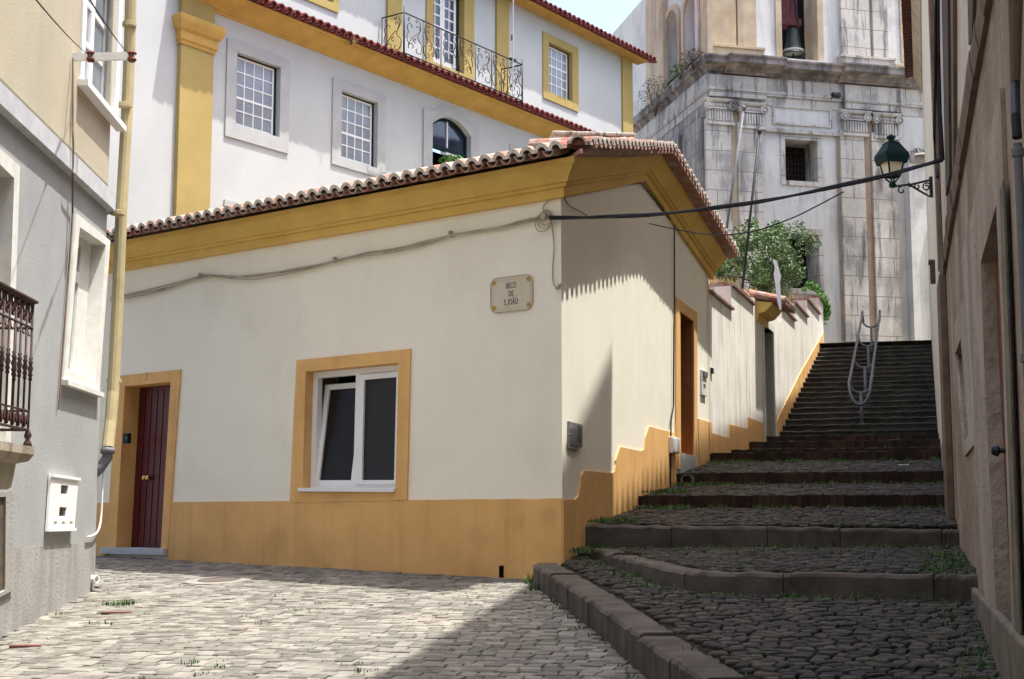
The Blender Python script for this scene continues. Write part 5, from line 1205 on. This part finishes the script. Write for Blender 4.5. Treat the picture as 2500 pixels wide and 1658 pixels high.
wc = root('wall_cable', F1.px(826, 636, .03), 'bundle of beige cables sagging along the front of the cream house', 'cable')
px = [(270, 728), (304, 722), (400, 702), (493, 675), (560, 676), (625, 675), (730, 656), (821, 636), (890, 622), (951, 612), (1030, 594), (1104, 573), (1170, 564), (1230, 554), (1290, 537), (1340, 531)]
mb = MB()
for j in range(4):
    pts = [F1.px(x, y + random.uniform(-3.5, 3.5) + (j - 1.5) * 2.2 * (0 if i in (3, 7, 11, 15) else 1), .025 + .012 * (j % 2)) for i, (x, y) in enumerate(px)]
    mb.tube([Vector(p) for p in bez([tuple(p) for p in pts], 5)], .0085, 5)
mb.build('strand', M['cablewall'], wc, smooth=True)
for x, y in ((493, 675), (821, 636), (1104, 573)):
    t, z = F1.hit(x, y); mb = MB(); mb.wbox(F1, t - .012, t + .012, z - .03, z + .035, .001, .05); mb.build('clip', M['cablewall'], wc)
mb = MB(); t, z = F1.hit(1337, 538)
for j in range(3): mb.tube([F1.P(t + (.075 + .01 * j) * math.cos(a) + .01 * j, z + .02 - .08 * j * .3 + (.075 + .008 * j) * math.sin(a), .03 + .01 * j) for a in [k * math.pi / 9 for k in range(18)]], .006, 5, closed=True)
mb.lathe(F1.P(t, z + .03, 0), [(.02, 0), (.02, .05), (.03, .06), (.03, .08)], 8, F1.n); mb.build('coil', M['cablewall'], wc)
mb = MB(); mb.tube([Vector(p) for p in bez([tuple(F1.px(x, y, .02)) for x, y in ((1346, 540), (1352, 600), (1349, 655), (1351, 690), (1361, 705), (1371, 697))], 5)], .007, 5)
mb.tube([F1.px(1357, 704, .025), F1.px(1370, 694, .03)], .016, 6); mb.tube([Vector(p) for p in bez([tuple(F1.px(x, y, .02)) for x, y in ((1328, 524), (1326, 505), (1340, 490), (1372, 481))], 5)], .006, 5); mb.build('drop_wire', M['cablewall'], wc)
gc = root('gable_cable', F2.px(1645, 640, .02), 'thin black cable following the gable cornice and dropping beside the side door', 'cable')
mb = MB(); mb.tube([F2.px(x, y, .02) for x, y in ((1374, 472), (1430, 464), (1500, 453), (1566, 447), (1604, 494), (1646, 548))], .009, 5); mb.tube([F2.px(x, y, .026) for x, y in ((1646, 548), (1646.5, 640), (1646.5, 730), (1645, 800), (1644, 990), (1638, 1030), (1637, 1240))], .010, 5)
mb.tube([Vector(p) for p in bez([tuple(F2.px(x, y, .03)) for x, y in ((1375, 475), (1388, 500), (1412, 514), (1440, 530))], 5)], .005, 5)
mb.build('strand', M['cable'], gc)
vc = root('riser_cables', RF.px(2290, 200, .1), 'bundle of thick black cables running up the house wall beside the steps', 'cable')
mb = MB()
for dx, r_ in ((0, .026), (4, .02), (-4, .014)): mb.tube([RN.px(x + dx * .8, y, .07) for x, y in ((2288, -40), (2289, 120), (2293, 270), (2300, 390))], r_ * .55, 7)
mb.tube([RN.px(x + 6, y, .10) for x, y in ((2279, -40), (2278, 200), (2275, 330), (2278, 400), (2283, 432))], .014, 6)
mb.build('strand', M['cable'], vc, smooth=True)

# ================================================================== street sign
q = F1.quad([(1199, 681), (1303, 668), (1302.5, 755), (1198.5, 767)]); q = squareup(q)
sg = root('street_sign', F1.P(*lq(q, .5, .5), .02), 'cream tiled street sign with dark lettering and four ochre rosettes', 'sign')
def rrect(q, d, r, n=6):
    t0, t1 = sorted((q[0][0], q[1][0])); za, zb = q[2][1], q[0][1]; t0 += d; t1 -= d; za += d; zb -= d; out = []
    for cx_, cz_, a0 in ((t1 - r, zb - r, 0), (t0 + r, zb - r, 90), (t0 + r, za + r, 180), (t1 - r, za + r, 270)):
        out += [(cx_ + r * math.cos(R(a0 + 90 * k / n)), cz_ + r * math.sin(R(a0 + 90 * k / n))) for k in range(n + 1)]
    return out
mb = MB(); mb.prism(F1, rrect(q, 0, .085), .001, .016); mb.build('plate', M['sign'], sg)
mb = MB(); mb.prism(F1, rrect(q, .003, .083), .0162, .018, holes=[rrect(q, .0075, .079)]); mb.build('border', M['signline'], sg)
mb = MB(); t0, t1 = sorted((q[0][0], q[1][0])); za, zb = q[2][1], q[0][1]
for k in range(11):
    for z in (za + .032, zb - .032): t = t0 + .085 + (t1 - t0 - .17) * k / 10; mb.wbox(F1, t - .008, t + .008, z - .003 + .003 * (k % 2), z + .003 + .003 * (k % 2), .0162, .0175)
for k in range(9):
    for t in (t0 + .025, t1 - .025): z = za + .075 + (zb - za - .15) * k / 8; mb.wbox(F1, t - .003 + .003 * (k % 2), t + .003 + .003 * (k % 2), z - .008, z + .008, .0162, .0175)
mb.build('dashes', M['gold'], sg)
for t in (t0 + .05, t1 - .05):
    for z in (za + .05, zb - .05):
        mb = MB(); mb.prism(F1, [(t + (.024 + .004 * math.cos(a * 6)) * math.cos(a), z + (.024 + .004 * math.cos(a * 6)) * math.sin(a)) for a in [k * math.pi / 18 for k in range(36)]], .0162, .018); mb.build('rosette', M['gold'], sg)
hq = zb - za; tm = (t0 + t1) / 2
for s_, v_ in (('BECO', .27), ('DE', .50), ('S. JOÃO', .735)): text(s_, F1, tm, zb - hq * v_, .0165, .083, M['ink'], sg, 'lettering', sx=.60)

# ================================================================== boxes and fittings on the walls
o = root('meter_hatch', F2.px(1400, 1065), 'dented grey metal hatch set low on the side wall near the house corner', 'hatch')
pl = F2.quad([(1384.5, 1028), (1417.5, 1037), (1417.5, 1091), (1407, 1089), (1406, 1101), (1384, 1095)]); mb = MB(); mb.prism(F2, pl, .001, .02); b_ = mb.build('cover', M['meter'], o, bevel=.004)
mb = MB(); mb.prism(F2, F2.quad([(1405, 1040), (1415, 1043), (1415, 1075), (1405, 1072)]), .0205, .028); mb.prism(F2, F2.quad([(1386, 1045), (1402, 1049), (1402, 1090), (1386, 1086)]), .0205, .024); mb.lathe(F2.px(1389, 1061, .024), [(.012, 0), (.012, .02)], 8, F2.n); mb.build('flap', M['zinc'], o, bevel=.003)
o = root('junction_box', F2.px(1638, 1087), 'small white plastic box beside the side door', 'box')
t0, t1, za, zb = F2.rect(1629.5, 1068, 1646, 1107); mb = MB(); mb.wbox(F2, t0, t1, za, zb, .017, .07); mb.build('case', M['whitepaint'], o, bevel=.006); mb = MB(); mb.wbox(F2, t0 + .01, t1 - .01, za + .02, zb - .02, .0705, .076); mb.build('lid', M['whitepaint'], o, bevel=.003)
o = root('letter_box', F2.px(1715, 935), 'pale letter box panel with dark slot on the side wall', 'letter box')
t0, t1, za, zb = F2.rect(1709, 905, 1721, 966); mb = MB(); mb.wbox(F2, t0, t1, za, zb, .001, .03); mb.build('panel', M['oldwhite'], o, bevel=.004); mb = MB(); mb.wbox(F2, t0 + .03, t1 - .03, zb - .09, zb - .02, .031, .05); mb.wbox(F2, t0 + .08, t1 - .12, za + .12, za + .16, .031, .035); mb.build('slot', M['zinc'], o)
o = root('doorbell', G.px(1736, 905), 'tiny dark bell push on the streaky garden wall', 'doorbell'); mb = MB(); t0, t1, za, zb = G.rect(1734, 899, 1738, 912); mb.wbox(G, t0, t1, za, zb, .001, .03); mb.build('case', M['iron'], o)
o = root('intercom', F1.px(310, 1070), 'dark green entry phone box beside the red front door', 'intercom'); mb = MB(); t0, t1, za, zb = F1.rect(304, 1058, 316, 1083, .05); mb.wbox(F1, t0, t1, za, zb, .021, .075); b_ = mb.build('case', M['green'], o, bevel=.005); mb = MB(); mb.wbox(F1, t1 + .015, t1 + .045, za + .05, za + .08, .076, .08); mb.build('button', M['zinc'], o)
o = root('meter_cabinet', LW.px(145, 1230), 'white meter cabinet with two small dark windows on the grey wall', 'cabinet')
q = LW.quad([(116.4, 1157), (183.4, 1167), (172, 1296), (107, 1298)]); mb = MB(); mb.prism(LW, q, .007, .035, holes=[sq(q, .36, .17, .64, .33), sq(q, .36, .57, .64, .73)]); b_ = mb.build('case', M['whitepaint'], o, bevel=.004)
mb = MB(); mb.prism(LW, sq(q, -.02, .0, 1.02, .05), .036, .05); mb.prism(LW, sq(q, -.02, .95, 1.02, 1.0), .036, .05)
for u in (.18, .48, .78): mb.prism(LW, sq(q, u, .80, u + .12, .825), .036, .042)
mb.build('trim', M['whitepaint'], o)
for v_ in (.17, .57): mb = MB(); mb.prism(LW, sq(q, .35, v_ - .01, .65, v_ + .17), .012, .02); mb.build('pane', M['glassdark'], o)
o = root('wire_bracket', LW.px(178, 139), 'white steel bracket with rusty insulators sticking out of the cream wall', 'bracket')
b0 = LW.px(178, 140); BWl = FW(b0.y); b1 = BWl.px(331, 137); mb = MB(); mb.loft([[b0 + Vector((0, dy, dz)) for dy, dz in ((-.02, -.035), (.02, -.035), (.02, .035), (-.02, .035))], [b1 + Vector((0, dy, dz)) for dy, dz in ((-.02, -.035), (.02, -.035), (.02, .035), (-.02, .035))]]); mb.build('bar', M['whitepaint'], o)
wr = MB()
for x, (ex, ey) in ((222, (70, -60)), (322, (215, -45))):
    p = BWl.px(x, 138); mb = MB(); mb.lathe(p - Vector((0, 0, .05)), [(.03, 0), (.045, .02), (.03, .05), (.045, .08), (.03, .10)], 10); mb.build('insulator', M['rust'], o)
    fw = FW(5); far = fw.px(ex, ey); wr.tube(sagline(p, p + (far - p) * 1.6, .06, 8), .0035, 5)
    wr.tube([p.lerp(far, .05), p.lerp(far, .10)], .010, 5)
o2 = root('service_wires', b1, 'pair of thin wires running from the bracket up over the street', 'wire'); wr.build('strand', M['cable'], o2)
o2 = root('wall_conduit', LW.px(178, 400), 'thin brown conduit running down the left wall from the bracket', 'conduit'); mb = MB(); mb.tube([LW.px(x, y, .02 if y < 330 or y > 420 else .09) for x, y in ((178, 142), (178, 330), (179, 360), (178.5, 405), (177, 420), (177, 520), (172, 600), (160, 760), (148, 930), (143, 1000))], .009, 5); mb.build('tube', M['rstone'], o2)
o = root('wall_tube', LW.px(248, 1200), 'thin white tube bending into the foot of the grey corner', 'tube'); mb = MB(); mb.tube([Vector(p) for p in bez([tuple(LW.px(x, y, .03)) for x, y in ((254, 1128), (250, 1200), (246, 1270), (237, 1300), (222, 1309), (213, 1311))], 4)], .010, 6); mb.build('tube', M['whitepaint'], o, smooth=True)
o = root('drain_spout', LW.px(223, 1415), 'short white drain spout at the dirty foot of the grey corner', 'pipe'); p = LW.px(223, 1414); mb = MB(); mb.lathe(p, [(.025, -.05), (.040, -.05), (.040, .07), (.030, .07), (.027, .0)], 14, LW.n * 1 - LW.d * .5); mb.build('spout', M['whitepaint'], o, smooth=False)
o = root('antenna_mast', WB.px(1252, 146, BO), 'thin white mast clamped to the iron balcony rail', 'mast'); mb = MB(); mb.tube([WB.px(1252, 235, BO + .03), WB.px(1252.5, -60, BO + .03)], .012, 6); mb.build('tube', M['bandgrey'], o); mb = MB(); p = WB.px(1252, 146, BO); mb.box(p, .2, .06, .05, R(54)); mb.build('clamp', M['iron'], o); mb = MB(); mb.box(WB.px(1249, 92, BO + .03), .05, .05, .12); mb.build('fitting', M['rstone'], o)
o = root('wall_cabinet', FW(20.8).px(2286, 666), 'brown wooden box on the right wall above the steps with a pale tube', 'box'); c = FW(20.8).px(2288, 666); mb = MB(); mb.box(c, .20, .30, .29, -R(16)); mb.build('case', M['olddoor'], o, bevel=.01); mb = MB(); mb.box(c + Vector((0, 0, .16)), .24, .34, .03, -R(16)); mb.build('lid', M['rstone'], o); mb = MB(); mb.tube([c + Vector((-.02, -.18, .05)), c + Vector((.06, -.22, -.25))], .02, 6); mb.build('tube', M['whitepaint'], o)
# rainwater pipe on the near right wall
o = root('rain_pipe', RN.px(2486, 600, .07), 'grey rainwater pipe with black elbow on the near right wall', 'pipe')
p0 = RN.hit(2484, 350, .07); zt_ = p0[1]; tt_ = p0[0]; mb = MB(); mb.tube([RN.P(tt_, zt_, .07), RN.P(tt_, -.6, .07)], .015, 12)
for z in (zt_ - .05, zt_ - .75, zt_ - 2): mb.lathe(RN.P(tt_, z, .07), [(.015, 0), (.021, .005), (.021, .03), (.015, .035)], 12)
mb.build('pipe', M['zinc'], o); mb = MB(); mb.tube([RN.P(tt_, zt_ + .02, .07), RN.P(tt_ + .02, zt_ + .10, .07), RN.P(tt_ + .22, zt_ + .28, .05)], .017, 10); mb.build('elbow', M['cable'], o); mb = MB(); mb.tube([RN.P(tt_ + .22, zt_ + .27, .05), RN.P(tt_ + .05, zt_ + .55, .05), RN.P(tt_ + .1, zt_ + 1.0, .05)], [.018, .026, .024], 9); mb.build('upper_pipe', M['rstone'], o)

# ================================================================== things on the ground
def onstreet(x, y):
    r = ray(x, y); k = (-EYE) / (r.z - .0342 * r.x - .0719 * r.y); return CAM + r * k
SN = Vector((-.0342, -.0719, 1)).normalized()
c = onstreet(535, 1417); o = root('manhole_cover', c, 'round rusty manhole cover in a pale concrete collar on the sunny setts', 'manhole cover')
mb = MB(); mb.lathe(c, [(.34, -.03), (.34, .006), (.22, .008)], 36, SN); mb.build('collar', M['concrete'], o); mb = MB(); mb.lathe(c, [(.215, -.02), (.215, .013), (.19, .013), (.19, .010), (.02, .010)], 32, SN); mb.build('cover', M['manhole'], o)
for (x, y, l, lab) in ((285, 1498, .26, 'loose red brick lying among the setts near the weeds'), (62, 1580, .22, 'broken red brick lying at the lower left edge of the street')):
    c = onstreet(x, y); mb = MB(); mb.box(c + Vector((0, 0, .002)), l, .06, .03, R(8)); o = mb.build('brick', M['redbrick'], bevel=.006); tag(o, lab, 'brick', 'loose bricks on the street')
c = F2.px(1669, 1172, .02); o = root('drain_pipe', c, 'round clay drain pipe mouth beside the brick step', 'pipe'); L, z, h = front[1]; c = Vector((L.x, L.y, z - .09)) + E * .16 - ax * .05
mb = MB(); mb.lathe(c, [(.058, .2), (.058, 0), (.085, 0), (.085, .2)], 14, ax); mb.build('pipe', M['jamb'], o); mb = MB(); mb.lathe(c, [(.057, .08), (.057, .1)], 14, ax); mb.build('hole', M['dark'], o)
for (x, y, lab) in ((2208, 1138, 'white paper scrap lying flat on the cobbled step'), (2237, 1139, 'torn longer paper scrap near the weeds on the cobbled step')):
    L, z, h = front[1]; r = ray(x, y); k = (z + .10 - EYE) / r.z if r.z > 0 else 10; Lp = front[1][0]; k = ((Lp + ax * 1.2 - CAM).dot(ax)) / r.dot(ax); p = CAM + r * k; mb = MB()
    w_ = .16 if 'flat' in lab else .24
    mb.loft([[p + E * (a * w_) + ax * b + Vector((0, 0, zz + .03 * abs(a))) for a, b in ((-.5, -.04), (0, -.05), (.5, -.03), (.45, .06), (-.4, .05))] for zz in (0, .004)]); tag(mb.build('paper_scrap', M['paper']), lab, 'paper', 'paper scraps on the steps')
# weeds
mb = MB()
def tuft(p, n, h, r): [blade(mb, p + Vector((random.gauss(0, r), random.gauss(0, r), -.01)), h * random.uniform(.4, 1), random.uniform(.01, .6) * h, .005) for _ in range(n)]
for x, y, n, h in ((265, 1478, 40, .07), (300, 1478, 40, .09), (318, 1474, 26, .07), (235, 1520, 12, .05), (268, 1524, 18, .05), (155, 1500, 12, .05), (363, 1500, 10, .04), (470, 1622, 26, .06), (540, 1630, 20, .05), (870, 1622, 16, .05), (885, 1640, 14, .05), (780, 1474, 10, .04), (680, 1455, 10, .04), (560, 1437, 8, .04), (1165, 1457, 8, .03), (345, 1660, 14, .05), (500, 1648, 12, .05), (725, 1490, 8, .04), (760, 1495, 8, .04), (590, 1505, 8, .04), (640, 1520, 8, .04), (1300, 1425, 60, .13), (1306, 1440, 40, .10)): tuft(onstreet(x, y), n, h, .035)
for _ in range(150):
    x, y = random.uniform(-4, 1), random.uniform(6, 15)
    if inpoly(x, y, SP): tuft(Vector((x, y, zs(x, y))), 4, .03, .02)
for s in [random.uniform(1, plen(K0)) for _ in range(70)]:
    a = along(K0, s); tuft(Vector((a[0] - random.uniform(.02, .07), a[1], zs(*a))), 6, .05, .03)
tag(mb.build('street_weeds', M['grass'], weld=False), 'small green weeds in the joints of the sunny setts', 'grass', kind='stuff')
mb = MB()
def wl_(P, zf, n, off, nb, h, s0=0, s1=None):
    T = plen(P); s1 = s1 or T
    for _ in range(n):
        s = random.uniform(s0, s1); a = along(P, s); b = along(P, min(T, s + .05)); d = Vector((b[0] - a[0], b[1] - a[1], 0))
        if d.length < 1e-5: continue
        d.normalize(); nn = Vector((-d.y, d.x, 0)); p = Vector((a[0], a[1], 0)) + nn * random.uniform(*off); p.z = zf(p.x, p.y); tuft(p, nb, h * random.uniform(.5, 1.2), .04)
wl_(K1, z0, 90, (-.22, -.03), 12, .07); wl_(K2, z1, 75, (-.25, -.03), 12, .07); wl_(K1, z1, 30, (.25, .6), 9, .05)
wl_([xy(F2.P(.1, 0)), xy(F2.P(.65, 0))], z1, 40, (-.25, -.03), 12, .07)
for i in range(1, len(edges)):
    L, z, h = edges[i]; Rr = rgt(L); zf = lambda x, y, z=z, h=h: z - h
    wl_([xy(L), xy(Rr)], zf, 40 if i < 4 else 18, (-.25, -.02), 11, .07); wl_([xy(L), xy(L + E * .7)], zf, 40, (-.3, -.02), 12, .06)
wl_([xy(F2.P(.75, 0)), xy(F2.P(2.7, 0))], lambda x, y: EYE - .06, 110, (-.40, -.04), 14, .08)
wl_([xy(F2.P(2.9, 0)), xy(F2.P(4.6, 0))], lambda x, y: EYE + .26, 90, (-.45, -.04), 14, .08)
for _ in range(380):
    x, y = random.uniform(.2, 4), random.uniform(6, 14)
    if inpoly(x, y, P0): tuft(Vector((x, y, z0(x, y))), 5, .035, .03)
    elif inpoly(x, y, P1): tuft(Vector((x, y, z1(x, y))), 6, .04, .03)
wl_([xy(RN.P(6.5, 0, 0)), xy(RN.P(10, 0, 0))], z0, 40, (.03, .3), 12, .07); wl_([xy(RN.P(10.4, 0, 0)), xy(RN.P(13, 0, 0))], z1, 50, (.03, .35), 14, .09)
tag(mb.build('stair_weeds', M['grass'], weld=False), 'green weeds and moss growing along the shaded stair kerbs', 'grass', kind='stuff')
